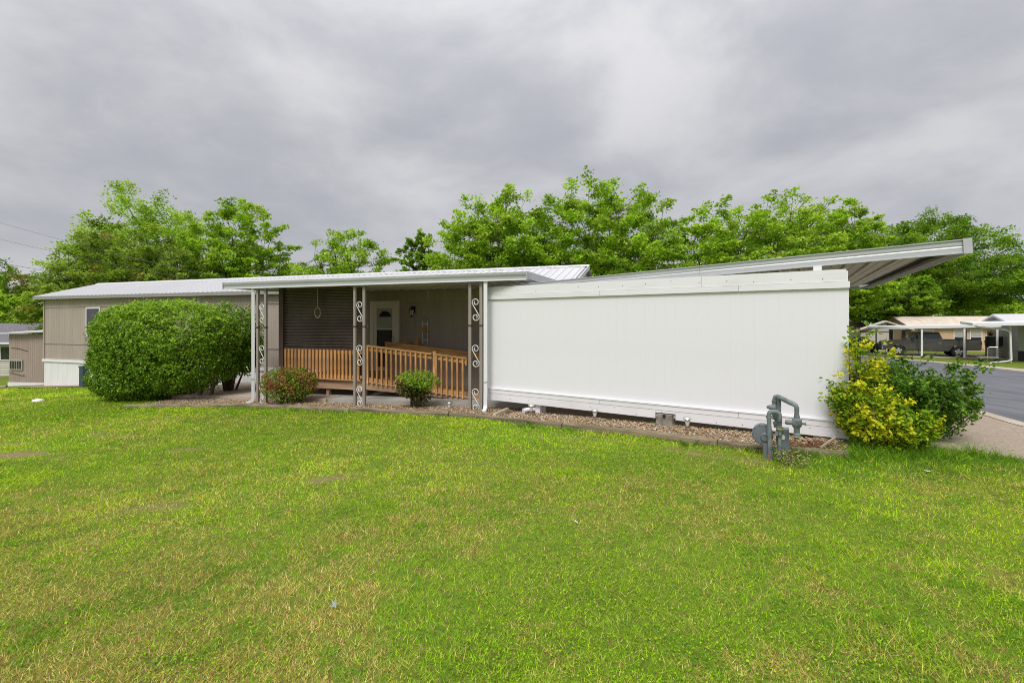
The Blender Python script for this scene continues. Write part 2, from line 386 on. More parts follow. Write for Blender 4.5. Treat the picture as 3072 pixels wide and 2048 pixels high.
def curve_pts(p, d, L, n, up, wob):
    pts = [np.array(p, float)]; d = np.array(d, float); d /= np.linalg.norm(d)
    for i in range(n):
        d = d + np.array([0, 0, up/n]) + rng.normal(size=3)*wob; d /= np.linalg.norm(d)
        pts.append(pts[-1] + d*L/n)
    return np.array(pts), d
def tree(name, label, X, Y, H, Wd, hb, seed, cols, w, leaf=.18, nleaf=16000, limbs=8, spread=1.0, group='trees behind the homes', trunk_r=.2, zb=None, upright=.22, dens=1.0):
    """H height above ground, Wd crown width, hb height at which the crown starts"""
    global rng
    rng = np.random.default_rng(seed)
    Hc = H-hb; Rr = Wd/2
    fork = np.array([0, 0, hb+Hc*.06])
    segs = []; sprays = []; limbs += 3
    cz = hb+Hc*.34; ends = []
    for i in range(limbs):
        az = 2*math.pi*i*.382+rng.random()*.5; q = min(.8, math.sqrt((i+.4)/limbs)*.8*spread)
        c = np.array([math.cos(az)*q*Rr, math.sin(az)*q*Rr, cz+Hc*.52*math.sqrt(max(.05, 1-q*q))*(.55+.4*rng.random())])
        d0 = c-fork; L = np.linalg.norm(d0)
        mid = fork*.55+c*.45+np.array([d0[0]*-.08, d0[1]*-.08, L*.10])+rng.normal(size=3)*.15
        T = np.linspace(0, 1, 7)[:, None]; limb = (1-T)**2*fork+2*T*(1-T)*mid+T**2*c
        segs.append((limb, trunk_r*.36, .025)); ends.append(limb)
    allb = np.concatenate([e_[2:] for e_ in ends]+[fork[None]])
    m = int(620*dens)
    dv = rand_dirs(m*2); dv = dv[(dv[:, 1] < 0) | (rng.random(len(dv)) < .55)][:m]; m = len(dv)
    ph = np.arctan2(dv[:, 1], dv[:, 0])
    lump = vnoise(ph*2.2, dv[:, 2]*2.4+ph, .62, seed)*.65+vnoise(ph*5, dv[:, 2]*5-ph, .6, seed+3)*.35
    rr = (rng.random(m)**.50)*(.82+.32*lump)+np.where(rng.random(m) < .07, .10*rng.random(m), 0)
    P = np.stack([dv[:, 0]*Rr*rr, dv[:, 1]*Rr*rr, cz+np.where(dv[:, 2] > 0, Hc*.66, Hc*.34)*dv[:, 2]*rr], 1)
    for p, d in zip(P, dv):
        b = allb[np.argmin(((allb-p)**2).sum(1)*(1+.3*rng.random(len(allb))))]; sag = (b+p)/2+np.array([0, 0, -.05*np.linalg.norm(p-b)])
        dirn = d*.75+np.array([0, 0, upright])+rng.normal(size=3)*.35; dirn /= np.linalg.norm(dirn)
        Ls = (.55+.7*rng.random())*Wd/11
        tip = p+dirn*Ls*.6
        segs.append((np.array([b, sag, p, tip]), .02, .005)); sprays.append((p-dirn*Ls*.4, tip))
    A = np.array([a for a, b in sprays]); Bt = np.array([b for a, b in sprays])
    lo = np.percentile(A, 1.5, axis=0); hi = np.percentile(Bt, 98.5, axis=0)
    lox = np.percentile(Bt[:, 0], 4); hix = np.percentile(Bt[:, 0], 96); sx_ = Wd/(hix-lox); cx0 = (hix+lox)/2; sz_ = Hc/(Bt[:, 2].max()-lo[2]); z0_ = lo[2]
    def fit(p):
        q = np.array(p, float).copy(); wg = np.clip((p[:, 2]-hb*.3)/max(hb*.7, .3), 0, 1)
        q[:, 0] = (p[:, 0]-cx0*wg)*(1+(sx_-1)*wg); q[:, 1] = p[:, 1]*(1+(sx_-1)*wg)
        q[:, 2] = np.where(p[:, 2] > z0_, hb+(p[:, 2]-z0_)*sz_, p[:, 2]*hb/max(z0_, .1)); return q
    root = empty(name, (X, Y, gz(X, Y) if zb is None else zb), 0, label, 'tree', group)
    trunk = np.array([(0, 0, -.4), (.03, .02, hb*.4), (0, 0, hb*.75), fork, fork+np.array([.1, .05, Hc*.2]), fork+np.array([.05, 0, Hc*.42])])
    mb = MB(); mb.tube(fit(trunk), [trunk_r*1.25, trunk_r, trunk_r*.95, trunk_r*.8, trunk_r*.5, .05], 8); mb.build('trunk', BARK, root, smooth='all')
    mb = MB()
    for pts, r0, r1 in segs:
        pf = fit(np.asarray(pts)); mb.tube(pf, [r0+(r1-r0)*i/(len(pf)-1) for i in range(len(pf))], 4, caps=False)
    mb.build('branches', BARK, root, smooth='all')
    A = fit(A); Bt = fit(Bt); per = 3.5*nleaf/len(A); P_ = []; C_ = []
    basec = np.array(cols); ww = np.array(w)/sum(w)
    for a, b in zip(A, Bt):
        m = int(per*(.45+1.1*rng.random())); u = rng.random((m, 1)); p = a+(b-a)*u
        wdt = (1-.45*u)*Wd/11
        m = len(p); P_.append(p+rng.normal(size=(m, 3))*np.array([.40, .40, .16])*wdt)
        c0 = basec[rng.choice(len(basec), p=ww)]*.7+(ww[:, None]*basec).sum(0)*.3
        C_.append(np.repeat((c0*(.8+.4*rng.random()))[None], m, 0))
    P_ = np.concatenate(P_); C_ = np.concatenate(C_)*(1+.22*(rng.random((len(P_), 1))*2-1))
    V = leaf_tris(P_, leaf)
    link('crown', np_mesh(V, 3, np.repeat(np.clip(C_, 0, 1), 3, 0)), LEAF, root)
    return root
MAPLE = [(.28, .44, .03), (.38, .55, .05), (.18, .32, .025), (.48, .62, .09)]; MW = [4, 4, 2, 1.5]
DULL = [(.20, .31, .035), (.27, .37, .05), (.32, .23, .08), (.13, .22, .025)]; DW = [4, 3, 1.6, 2]
OAK = [(.19, .33, .026), (.27, .43, .035), (.12, .22, .02)]; OW = [3, 3, 2]
def at_px(px, Y): return (px-1536)/1365.33*Y
def top_h(py, Y, X, top=True): return 1.70+(968-py)/1365.33*Y - gz(X, Y)
def ptree(name, label, x0, x1, ytop, Y, hbf, seed, cols, w, **k):
    X = at_px((x0+x1)/2, Y); Wd = (x1-x0)/1365.33*Y*.98-1.0; H = top_h(ytop, Y, X)
    return tree(name, label, X, Y, H, Wd, H*hbf, seed, cols, w, **k)
# distances and crown boxes estimated from the photograph
ptree('maple_tree', 'tall bright green tree rising behind the left half of the home roof', 270, 710, 578, 42, .16, 11, MAPLE, MW, nleaf=30450, limbs=9, trunk_r=.3)
ptree('maple_tree', 'round crowned green tree right of the tall one behind the home roof', 580, 875, 600, 39, .16, 12, MAPLE, MW, nleaf=24650, limbs=9, trunk_r=.25)
ptree('maple_tree', 'dull reddish green tree in front, low at far left behind the home roof', 200, 610, 678, 34, .15, 13, DULL, DW, nleaf=24650, limbs=9, spread=1.25, trunk_r=.25)
ptree('maple_tree', 'small lone green tree above the left half of the porch roof', 895, 1205, 680, 40, .15, 14, MAPLE, MW, nleaf=15950, limbs=7, trunk_r=.18)
ptree('maple_tree', 'narrow dark green tree between the small tree and the tall pair', 1175, 1350, 690, 38, .12, 15, OAK, OW, nleaf=10875, limbs=7, spread=.6, trunk_r=.15)
ptree('maple_tree', 'tall upright green tree, left one of the tall pair behind the porch', 1300, 1690, 560, 33, .14, 16, MAPLE, MW, nleaf=29000, limbs=9, spread=.9, trunk_r=.24)
ptree('maple_tree', 'tallest green tree, right one of the tall pair behind the porch', 1600, 2040, 548, 33, .14, 17, MAPLE, MW, nleaf=29000, limbs=9, spread=.9, trunk_r=.24)
ptree('maple_tree', 'airy bright green tree above the middle of the carport roof', 1975, 2370, 592, 31, .14, 18, MAPLE, MW, nleaf=21750, limbs=8, trunk_r=.2)
ptree('maple_tree', 'green tree with a pointed top above the right part of the carport roof', 2190, 2520, 566, 33, .14, 19, MAPLE, MW, nleaf=15950, limbs=8, trunk_r=.2)
ptree('maple_tree', 'low bright green tree just left of the carport roof corner', 2340, 2640, 606, 36, .30, 20, MAPLE, MW, nleaf=18850, limbs=8, trunk_r=.2)
ptree('shade_tree', 'broad full green tree under and right of the carport roof corner', 2550, 2965, 640, 58, .30, 21, OAK+[(.12, .24, .03)], [3, 3, 2, 3], nleaf=43500, limbs=11, spread=1.2, trunk_r=.42, leaf=.22)
ptree('shade_tree', 'dark green tree at the right edge of the picture behind the grey house', 3060, 3400, 815, 60, .15, 22, OAK, OW, nleaf=17400, limbs=8, leaf=.25)
ptree('shade_tree', 'green tree standing beyond the tan house', 2830, 3070, 885, 62, .10, 23, MAPLE, MW, nleaf=17400, limbs=8, leaf=.25)
ptree('shade_tree', 'tree with low branches left of the grey pickup truck', 2545, 2770, 800, 50, .36, 24, OAK, OW, nleaf=15950, limbs=8, leaf=.24)
ptree('oak_tree', 'spreading green tree at the left edge above the shingled roof', -190, 125, 778, 50, .14, 25, OAK+[(.14, .17, .03)], [3, 3, 2, 2], nleaf=23200, limbs=9, spread=1.3, leaf=.22)
ptree('oak_tree', 'lower bright green tree behind the shingled roof at far left', -110, 120, 868, 44, .08, 26, MAPLE, MW, nleaf=20300, limbs=9, spread=1.2, leaf=.2)
# woodland far beyond the houses, seen only as a mass
rng = np.random.default_rng(5)
def woods(name, label, x0, x1, Y, hmax, n):
    X = x0+(x1-x0)*rng.random(n); Yy = Y+rng.normal(size=n)*2.5
    top = hmax*(.55+.45*vnoise(X, X*0, 5, 9)) ; zz_ = rng.random(n)**.7*top
    P_ = np.stack([X, Yy, zz_ + ground_z(X, Yy)], 1)
    V = leaf_quads(P_, .5, up=.3, asp=.7); C_ = palette(n, OAK, OW, .3)
    tag(link(name, np_mesh(V, 4, np.repeat(C_, 4, 0)), LEAF), label, 'woodland', kind='stuff')
woods('distant_woodland', 'distant green woodland behind the houses across the street', 40, 130, 88, 7.5, 16000)
woods('distant_woodland', 'distant green woodland beyond the neighbouring house at far left', -120, -40, 70, 7, 13000)

def shrub(name, label, blobs, n, leaf, cols, w, mat, zb, loc, seed, cat='bush', shell=.5, noise=.16, stems=10, group=None, colfn=None, asp=.5, clump=1, csp=.06, sup=2):
    """blobs: (cx,cy,cz,rx,ry,rz) in local metres"""
    global rng
    rng = np.random.default_rng(seed)
    root = empty(name, (loc[0], loc[1], zb), 0, label, cat, group)
    vol = np.array([b[3]*b[4]+b[4]*b[5]+b[3]*b[5] for b in blobs]); cnt = (n*vol/vol.sum()/clump).astype(int)
    PP, OO = [], []
    for b, c in zip(blobs, cnt):
        d = rand_dirs(c); ph = np.arctan2(d[:, 1], d[:, 0])
        if sup != 2: d = d/((np.abs(d)**sup).sum(1, keepdims=True)**(1/sup))
        nz = vnoise(ph*3+b[0], d[:, 2]*4, .55, seed)*.6+vnoise(ph*7, d[:, 2]*8, .6, seed+1)*.4
        rr = (1+noise*(nz*2-1))*(1-shell*rng.random(c)**2.2)
        rr *= np.where(rng.random(c) < .03, 1+.10*rng.random(c), 1)
        p = d*rr[:, None]*np.array(b[3:6])+np.array(b[:3]); keep = p[:, 2] > .02
        PP.append(p[keep]); OO.append(d[keep])
    P_ = np.concatenate(PP); O_ = np.concatenate(OO)
    if clump > 1:
        P_ = np.repeat(P_, clump, 0); O_ = np.repeat(O_, clump, 0); P_ = P_+rng.normal(size=P_.shape)*csp; P_[:, 2] = np.maximum(P_[:, 2], .03)
    V = leaf_quads(P_, leaf, up=.25, asp=asp, out=O_)
    C_ = palette(len(P_), cols, w) if colfn is None else colfn(P_, O_)
    link('foliage', np_mesh(V, 4, np.repeat(C_, 4, 0)), mat, root)
    mb = MB()
    for i in range(stems):
        b = blobs[rng.integers(len(blobs))]; a = rng.random()*6.28; q = rng.random()**.5*.8
        x1, y1, z1 = b[0]+b[3]*q*math.cos(a), b[1]+b[4]*q*math.sin(a), b[2]+b[5]*(.1+.5*rng.random())
        x0_, y0_ = b[0]*.8+x1*.12, b[1]*.8+y1*.12
        mid = ((x0_*.6+x1*.4)+rng.normal()*.05, (y0_*.6+y1*.4)+rng.normal()*.05, z1*.5)
        mb.tube([(x0_, y0_, -.05), mid, (x1, y1, z1)], [.028*b[5]+.006, .018*b[5]+.004, .004], 6)
    mb.build('stems', TWIG, root, smooth='all')
    return root
HOL = [(.125, .235, .015), (.19, .335, .022), (.27, .43, .035), (.07, .14, .012)]; HWt = [4, 4, 1.6, 2]
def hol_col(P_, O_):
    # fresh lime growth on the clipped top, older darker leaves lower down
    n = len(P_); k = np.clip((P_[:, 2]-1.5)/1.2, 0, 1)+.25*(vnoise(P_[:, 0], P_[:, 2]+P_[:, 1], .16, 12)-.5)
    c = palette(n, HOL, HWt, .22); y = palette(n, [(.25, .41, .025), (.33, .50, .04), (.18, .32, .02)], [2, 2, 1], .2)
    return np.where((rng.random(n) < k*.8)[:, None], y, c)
zb = gz(-10.3, 12.9)
HB = [(-1.22, .0, 1.72, .78, .95, .92), (.14, .03, 1.53, 2.14, 1.18, 1.24), (-.72, -.03, .88, 1.28, 1.12, .90)]
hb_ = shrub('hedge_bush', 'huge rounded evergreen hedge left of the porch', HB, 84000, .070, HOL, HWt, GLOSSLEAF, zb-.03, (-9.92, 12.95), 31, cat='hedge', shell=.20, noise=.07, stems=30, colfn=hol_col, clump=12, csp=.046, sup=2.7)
hb_.rotation_euler = (0, 0, TH)
mb = MB()
for (x, y, dx_, dy_) in ((.8, .1, .3, .1), (1.0, .3, .4, .0), (1.2, .1, .2, .2), (1.4, .3, .3, .1), (.6, .4, -.3, .2), (1.55, .2, .3, -.1)):
    mb.tube([(x, y, -.05), (x+dx_*.3, y+dy_*.3, .35), (x+dx_, y+dy_, .95)], [.05, .04, .025], 7)
mb.build('trunks', TWIG, hb_, smooth='all')
shrub('hedge_bush', 'smaller dark evergreen bush half hidden behind the big hedge', [(0, 0, 1.72, .95, .9, .95), (.1, 0, 1.2, .9, .8, .6)], 17000, .08, HOL, [4, 2.5, .7, 3], GLOSSLEAF, gz(-8.55, 13.6), (-8.45, 13.55), 32, cat='hedge', shell=.5, noise=.14, stems=26, clump=10, csp=.06)
AZ = [(.16, .26, .03), (.27, .36, .04), (.38, .07, .05), (.36, .19, .07), (.09, .16, .02)]
def az_col(P_, O_):
    n = len(P_); hi = P_[:, 2] > .34; red = vnoise(P_[:, 0]*3, P_[:, 2]*3+P_[:, 1]*2, .35, 8) > .48
    c = palette(n, AZ, [4, 3, .3, .8, 2.5], .25); c2 = palette(n, AZ, [2, 2, 3.4, 3.0, .5], .25)
    return np.where((hi & red)[:, None], c2, c)
shrub('red_tinged_shrub', 'wide low shrub with red tinged leaves in front of the corrugated screen', [(0, 0, .46, .66, .52, .42), (-.2, 0, .55, .42, .4, .34), (.22, .05, .52, .44, .4, .36)], 6500, .055, AZ, [1]*5, LEAF, gz(-5.5, 11.2)+.03, (-5.45, 11.12), 33, shell=.55, noise=.16, stems=16, colfn=az_col)
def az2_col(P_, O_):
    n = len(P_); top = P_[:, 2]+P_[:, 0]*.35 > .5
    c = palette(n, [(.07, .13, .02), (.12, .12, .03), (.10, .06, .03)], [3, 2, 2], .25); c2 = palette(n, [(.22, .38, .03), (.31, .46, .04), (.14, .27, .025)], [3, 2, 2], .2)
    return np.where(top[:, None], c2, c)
shrub('small_green_shrub', 'small vase shaped green shrub in front of the ramp railing', [(.02, 0, .60, .48, .38, .24), (-.12, 0, .42, .34, .3, .2), (.1, 0, .30, .24, .22, .2)], 4200, .05, AZ, [1]*5, LEAF, gz(-2.1, 10.05)+.03, (-2.10, 9.98), 34, shell=.7, noise=.2, stems=16, colfn=az2_col)

# euonymus at the end of the white wall: upright leafy shoots
def shoots(name, label, loc, stems, cols, w, seed, leaf=.055, tipcol=None, tw=None, per=26, cat='bush'):
    global rng
    rng = np.random.default_rng(seed)
    root = empty(name, (loc[0], loc[1], gz(*loc)), 0, label, cat)
    mb = MB(); PP, CC = [], []
    for (x, y, h, lx, ly) in stems:
        p0 = np.array([x*.45, y*.45, -.03]); p1 = np.array([x+lx, y+ly, h]); mid = (p0*.5+p1*.5) + np.array([x*.22, y*.22, h*.05])
        T = np.linspace(0, 1, 7)[:, None]; c = (1-T)**2*p0+2*T*(1-T)*mid+T**2*p1
        mb.tube(c, [.011*(1-.7*i/6) for i in range(7)], 5)
        side = [(c, 1.0)]
        for k in range(9):
            q = .18+.75*rng.random(); b = (1-q)**2*p0+2*q*(1-q)*mid+q**2*p1; dr = rand_dirs(1)[0]; dr[2] = abs(dr[2])*.7+.25; L = (.12+.2*rng.random())*min(1, h)
            side.append((np.array([b, b+dr*L*.5, b+dr*L+np.array([0, 0, .03])]), .5))
        ty = rng.random() 
        for cc, f in side:
            m_ = int(per*f*(1.2 if f == 1 else 1.5)); u = (.15+.85*rng.random(m_)**.75)*(len(cc)-1); i0 = np.minimum(u.astype(int), len(cc)-2)
            p = cc[i0]+(cc[i0+1]-cc[i0])*(u-i0)[:, None]+rng.normal(size=(m_, 3))*.03
            k = palette(m_, cols, w, .2)
            if tipcol is not None and ty < (.80 if x < .02 else tw*.6):
                tip = (u/(len(cc)-1) > .55)[:, None]; k = np.where(tip, palette(m_, tipcol, [1]*len(tipcol), .15), k)
            PP.append(p); CC.append(k)
    P_ = np.concatenate(PP); C_ = np.concatenate(CC)
    V = leaf_quads(P_, leaf, up=.35, asp=.55)
    link('foliage', np_mesh(V, 4, np.repeat(C_, 4, 0)), GLOSSLEAF, root); mb.build('stems', TWIG, root, smooth='all')
    return root
def stemset(n, rx, ry, hfun, seed):
    r = np.random.default_rng(seed); o = []
    for i in range(n):
        a = r.random()*6.28; q = r.random()**.5; x, y = rx*q*math.cos(a), ry*q*math.sin(a)
        o.append((x, y, hfun(x, y, r), .05*r.normal(), .05*r.normal()))
    return o
YG = [(.22, .36, .02), (.33, .45, .02), (.13, .25, .015), (.48, .52, .025)]; YT = [(.68, .60, .02), (.60, .58, .025), (.45, .52, .02)]
shoots('golden_euonymus', 'yellow and lime leaved shrub at the right end of the white wall', (4.70, 5.98), stemset(56, .42, .38, lambda x, y, r: max(.3, (.84-.7*max(0, -x-.15)-.55*max(0, x-.1) - .5*max(0, -y))*(.62+.42*r.random())), 41) + [(-.13, .05, 1.60, 0, 0), (-.16, .02, 1.46, -.02, 0), (-.22, .05, 1.3, -.02, 0), (-.05, .1, 1.32, 0, 0), (.10, .05, 1.34, .02, 0), (.27, .1, 1.46, .03, 0), (.0, .0, 1.15, 0, 0)] + [(.36+.07*i, -.30, .5-.03*i, .03, -.03) for i in range(4)] + [(.15+.1*i, -.38, .36, .02, -.04) for i in range(4)], YG, [3.5, 2.6, 3, .8], 42, tipcol=YT, tw=.34, per=42)
DG = [(.10, .215, .026), (.155, .30, .03), (.06, .13, .018), (.24, .40, .04)]
shoots('green_euonymus', 'dark green leafy shrub leaning out over the driveway edge', (5.50, 6.42), stemset(78, .66, .5, lambda x, y, r: max(.35, (1.0-.30*max(0, x-.1))*(.6+.42*r.random())), 43) + [(.80, -.05, 1.0, .16, 0), (.62, .1, 1.08, .14, 0), (.9, .0, .75, .16, 0), (.7, -.2, .6, .2, -.05), (.05, .1, 1.16, 0, 0), (.3, .15, 1.10, 0, 0), (.85, 0, .8, .15, 0)], DG, [4, 3, 3, 1.4], 44, per=44)

# ------------------------------------------------------------------ ribbed sheet helper
def ribbed(x0, x1, z0, z1, pitch, depth, y=0.0, top=.35):
    """vertical ribs: profile in x/y swept along z, front at -y"""
    n = max(1, int(round((x1-x0)/pitch))); p = (x1-x0)/n; prof = []
    for i in range(n):
        a = x0+i*p
        prof += [(a, y), (a+p*(.5-top/2), y), (a+p*(.5-top/2+.08), y-depth), (a+p*(.5+top/2-.08), y-depth), (a+p*(.5+top/2), y)]
    prof.append((x1, y)); bm = bmesh.new()
    A = [bm.verts.new((px, py, z0)) for px, py in prof]; Bv = [bm.verts.new((px, py, z1)) for px, py in prof]
    for i in range(len(prof)-1): bm.faces.new((A[i], A[i+1], Bv[i+1], Bv[i]))
    me = bpy.data.meshes.new('ribbed'); bm.to_mesh(me); bm.free(); return me

# ------------------------------------------------------------------ mobile home
HL = -22.68
home = empty('mobile_home', (H0[0], H0[1], 0), TH, 'long tan metal sided mobile home with white ribbed roof', 'mobile home')
HWID = 4.25
B('wall_core', TAN, home, HL+.02, -.02, .05, HWID, -.9, 2.66)
for nm, z0, z1, mt, yy in (('siding_band', .16, .815, TANLOW, .03), ('siding_band', .83, 2.355, TANLOW, .03), ('siding_band', 2.37, 2.70, TAN, .018)):
    link(nm, ribbed(HL, 0, z0, z1, .105, .006, yy), mt, home)
for z in (.822, 2.362): B('seam_strip', TANFAC if z < 1 else TAN, home, HL, 0, .006, .05, z-.012, z+.012)
B('corner_trim', TANLOW, home, HL-.03, HL+.05, -.005, .06, .13, 2.68)
B('corner_trim', TANLOW, home, -.05, .03, -.005, .06, .13, 2.68)
# skirting: white ribbed panels below a white band
B('skirt_band', WHITE, home, HL-.06, 0, -.03, .05, .06, .165, .006)
sx = HL
k = 0
while sx < -.1:
    e_ = min(0, sx+2.6); link('skirting_panel', ribbed(sx, e_-.012, -1.25 if sx < -12 else -.75, .07, .16, .008, .02), SKIRT, home); sx = e_
MB().prism([(.05, 2.62), (HWID, 2.62), (HWID/2, 3.36)], -.02, .0, 'x').build('gable_wall', TANLOW, home)
# roof: each sheet carries ribs
roof = MB().prism([(-.2, 2.74), (HWID/2, 3.45), (HWID+.2, 2.74), (HWID+.2, 2.70), (HWID/2, 3.41), (-.2, 2.70)], HL-.28, .12, 'x').build('roof', TANFAC, home, rot=(0, .0022, 0))
slope = math.atan2(.71, HWID/2+.2); LEN = math.hypot(.71, HWID/2+.2)
SW = .92
def sheet_mesh(wd, ln):
    mb = MB(); n = 4
    mb.box(0, wd-.006, 0, ln, 0, .012)
    for i in range(n):
        c = wd*(i+.5)/n; mb.prism([(c-.028, .010), (c+.028, .010), (c+.014, .036), (c-.014, .036)], -.015, ln-.01, 'y')
    return mb.mesh()
shm = sheet_mesh(SW, LEN); x = HL-.28; shm.materials.append(ROOFW)
while x < .0:
    o = link('roof_sheet', shm, None, roof, (x, -.215, 2.742), (slope, 0, 0)); x += SW
    if x > .12-SW and x < .0: x = .12-SW+.0015 if abs(x-(.12-SW)) > .01 else x
    if len([1 for c in roof.children]) > 26: break
MB().prism([(-.13, -.06), (0, 0), (.13, -.06), (.13, -.045), (0, .016), (-.13, -.045)], HL-.29, .13, 'x').build('ridge_cap', ROOFW, roof, (0, HWID/2, 3.50))
B('eave_fascia', TANFAC, roof, HL-.28, .12, -.225, -.203, 2.63, 2.755)
for s_, (a0, a1) in ((.125, (-.2, HWID/2)),):
    MB().hexa([(.121, -.2, 2.66), (.15, -.2, 2.66), (.15, HWID/2, 3.36), (.121, HWID/2, 3.36), (.121, -.2, 2.78), (.15, -.2, 2.78), (.15, HWID/2, 3.50), (.121, HWID/2, 3.50)]).build('rake_trim', ROOFW, roof)
# window beside the hedge
wn_ = B('window', WHITE, home, -19.92, -19.05, -.012, .05, 1.15, 2.33, .008)
B('window_glass', GLASSD, wn_, -19.86, -19.11, -.018, -.013, 1.21, 2.27)
# entrance door with storm door
dr = MB()
for a in ((-6.33, -6.20, .2, 2.37), (-5.44, -5.31, .2, 2.37), (-6.20, -5.44, 2.24, 2.37)): dr.box(a[0], a[1], -.035, .04, a[2], a[3])
door = dr.build('door', DOORW, home, bevel=.006)
st = MB()
for a in ((-6.195, -6.10, .22, 2.235), (-5.54, -5.445, .22, 2.235), (-6.10, -5.54, 2.14, 2.235), (-6.10, -5.54, 1.485, 1.535), (-6.10, -5.54, .22, .34)): st.box(a[0], a[1], -.028, .03, a[2], a[3])
st.build('storm_door_frame', DOORW, door, bevel=.004)
B('upper_pane', BLIND, door, -6.10, -5.54, -.006, .01, 1.535, 2.14)
B('lower_pane', DARKDOOR, door, -6.10, -5.54, -.006, .01, .34, 1.485)
fan = [(-5.80+.21*math.cos(a), 1.88+.19*math.sin(a)) for a in [math.pi*i/12 for i in range(13)]]
MB().prism(fan, -.012, -.0065, 'y').build('fanlight', GLASSD, door)
MB().tube([(-5.80+.225*math.cos(a), -.014, 1.87+.205*math.sin(a)) for a in [math.pi*i/12 for i in range(13)]], .012, 5).build('fanlight_rim', BLIND, door)
MB().box(-5.512, -5.472, -.05, -.029, 1.13, 1.30).tube([(-5.492, -.05, 1.20), (-5.492, -.085, 1.20), (-5.53, -.085, 1.19)], .011, 6).build('handle', SILVER, door)

# ------------------------------------------------------------------ porch cover
pc = empty('porch_cover', (P0[0], P0[1], 0), TH, 'white aluminium porch roof on taupe scroll columns', 'porch')
PL, PR = -7.70, .30
pan = MB(); pan.box(0, .300, 0, 3.08, 0, .012)
pan.prism([(-.004, -.028), (.020, -.028), (.020, .001), (-.004, .001)], 0, 3.08, 'y').prism([(.14, -.010), (.17, -.010), (.17, .001), (.14, .001)], 0, 3.08, 'y')
panm = pan.mesh(); panm.materials.append(ALUPAN); ps = math.atan2(.06, 3.08)
x = PL+.04
while x < PR-.3:
    link('roof_pan', panm, None, pc, (x, .05, 2.632), (ps, 0, 0)); x += .3045
B('roof_deck', ROOFW, pc, PL+.03, PR-.03, .03, 3.12, 0, .03, loc=(0, 0, 2.665), rot=(ps, 0, 0))
gut = [(.02, 2.552), (-.085, 2.552), (-.085, 2.572), (-.070, 2.575), (-.075, 2.62), (-.098, 2.665), (-.105, 2.712), (-.09, 2.712), (-.085, 2.69), (.02, 2.69)]
MB().prism(gut, PL, PR, 'x').build('fascia', ALU, pc)
B('fascia_lip', WHITE, pc, PL+.005, PR-.005, -.092, -.0855, 2.548, 2.571)
B('end_cap', ALU, pc, PR+.001, PR+.014, -.11, .03, 2.545, 2.72)
B('end_cap', ALU, pc, PL-.014, PL-.001, -.11, .03, 2.545, 2.72)
B('side_fascia', ALU, pc, PR-.02, PR+.03, .031, 3.08, 0, .155, loc=(0, 0, 2.565), rot=(ps, 0, 0))
B('side_fascia', ALU, pc, PL-.03, PL+.02, .031, 3.08, 0, .155, loc=(0, 0, 2.565), rot=(ps, 0, 0))
# scrolls
def scroll_pts(W_=.165, H_=.47):
    r1 = W_/2; pts = []
    for i in range(24):
        t_ = i/23; a = R(-235+430*t_); r_ = r1*(.30+.70*t_**.9); pts.append((r_*math.cos(a), H_/2-r1+r_*math.sin(a)))
    return pts + [(0, 0)] + [(-a, -b) for a, b in pts[::-1]]
scr = MB()
sp = scroll_pts(); path = [(a, 0, b) for a, b in sp]
scr.tube(path, .0095, 6)
scm = scr.mesh(smooth='all'); scm.materials.append(WIRON)
def column(s, zb, ztop, mats=POSTB):
    h = ztop-zb
    mb = MB().box(-.155, -.095, -.028, .028, -.05, h-.035).box(.095, .155, -.028, .028, -.05, h-.035)
    c = mb.build('column', POSTB, pc, (s, .02, zb), bevel=.006)
    B('cap_plate', TANFAC, c, -.17, .17, -.035, .035, h-.035, h-.004)
    B('weld_collar', BROWNP, c, -.157, -.093, -.03, .03, h*.655, h*.67); B('weld_collar', BROWNP, c, .093, .157, -.03, .03, h*.655, h*.67)
    for f in (.785, .43, .095): link('scroll', scm, None, c, (0, 0, h*f))
    return c
COLS = (-6.56, -3.69, -.83)
for s in COLS:
    X, Y = PF(s, 0); column(s, gz(X, Y), 2.552)
def downspout(s, h0, side):
    pts = [(0, 0, 2.552), (0, 0, 1.2)] + [(0, -.12*(1-math.cos(R(a))), h0+.17-.12*math.sin(R(a))) for a in (0, 20, 40, 58, 70)] + [(0, -.15, h0+.035)]
    o = MB().tube(pts, .05, 4, off=math.pi/4).build('downspout', WHITE, pc, (s, -.02, 0), rot=(0, 0, side))
    B('strap', ALU, o, -.040, .040, -.040, .040, h0+.62, h0+.65)
    return o
X, Y = PF(-6.80, 0); downspout(-6.80, gz(X, Y), R(-45))
X, Y = PF(-.59, 0); downspout(-.59, gz(X, Y), R(5))

# ------------------------------------------------------------------ things hanging in the porch
X, Y = PF(-5.25, .45)
orn = empty('hanging_wreath', (X, Y, 1.96), TH, 'round beaded wreath hanging on a thread before the corrugated screen', 'ornament')
MB().tube([(0, 0, .13), (0, 0, .70)], .003, 5).build('thread', ROPE, orn)
mb = MB()
for i in range(26):
    a = 2*math.pi*i/26; mb.lathe([(.004, -.014), (.014, -.005), (.014, .005), (.004, .014)], 6, (.085*math.cos(a), .006*(i % 2), .125*math.sin(a)-.01))
mb.build('bead_ring', STRAW, orn)
mb = MB()
for i in range(18):
    a = 2*math.pi*i/18; mb.tube([(.09*math.cos(a), 0, .13*math.sin(a)-.01), (.115*math.cos(a), .01, .155*math.sin(a)-.01)], [.004, .001], 4)
mb.build('fringe', STRAW, orn)
X, Y = PF(-2.7, 1.4)
o = MB().tube([(0, 0, 0), (0, 0, .30)], .0045, 5).lathe([(.004, -.03), (.014, -.025), (.012, .0), (.004, .005)], 8).build('pull_cord', ROPE, None, (X, Y, 2.36), smooth=True)
tag(o, 'short white pull cord with a knob hanging from the porch ceiling', 'cord')
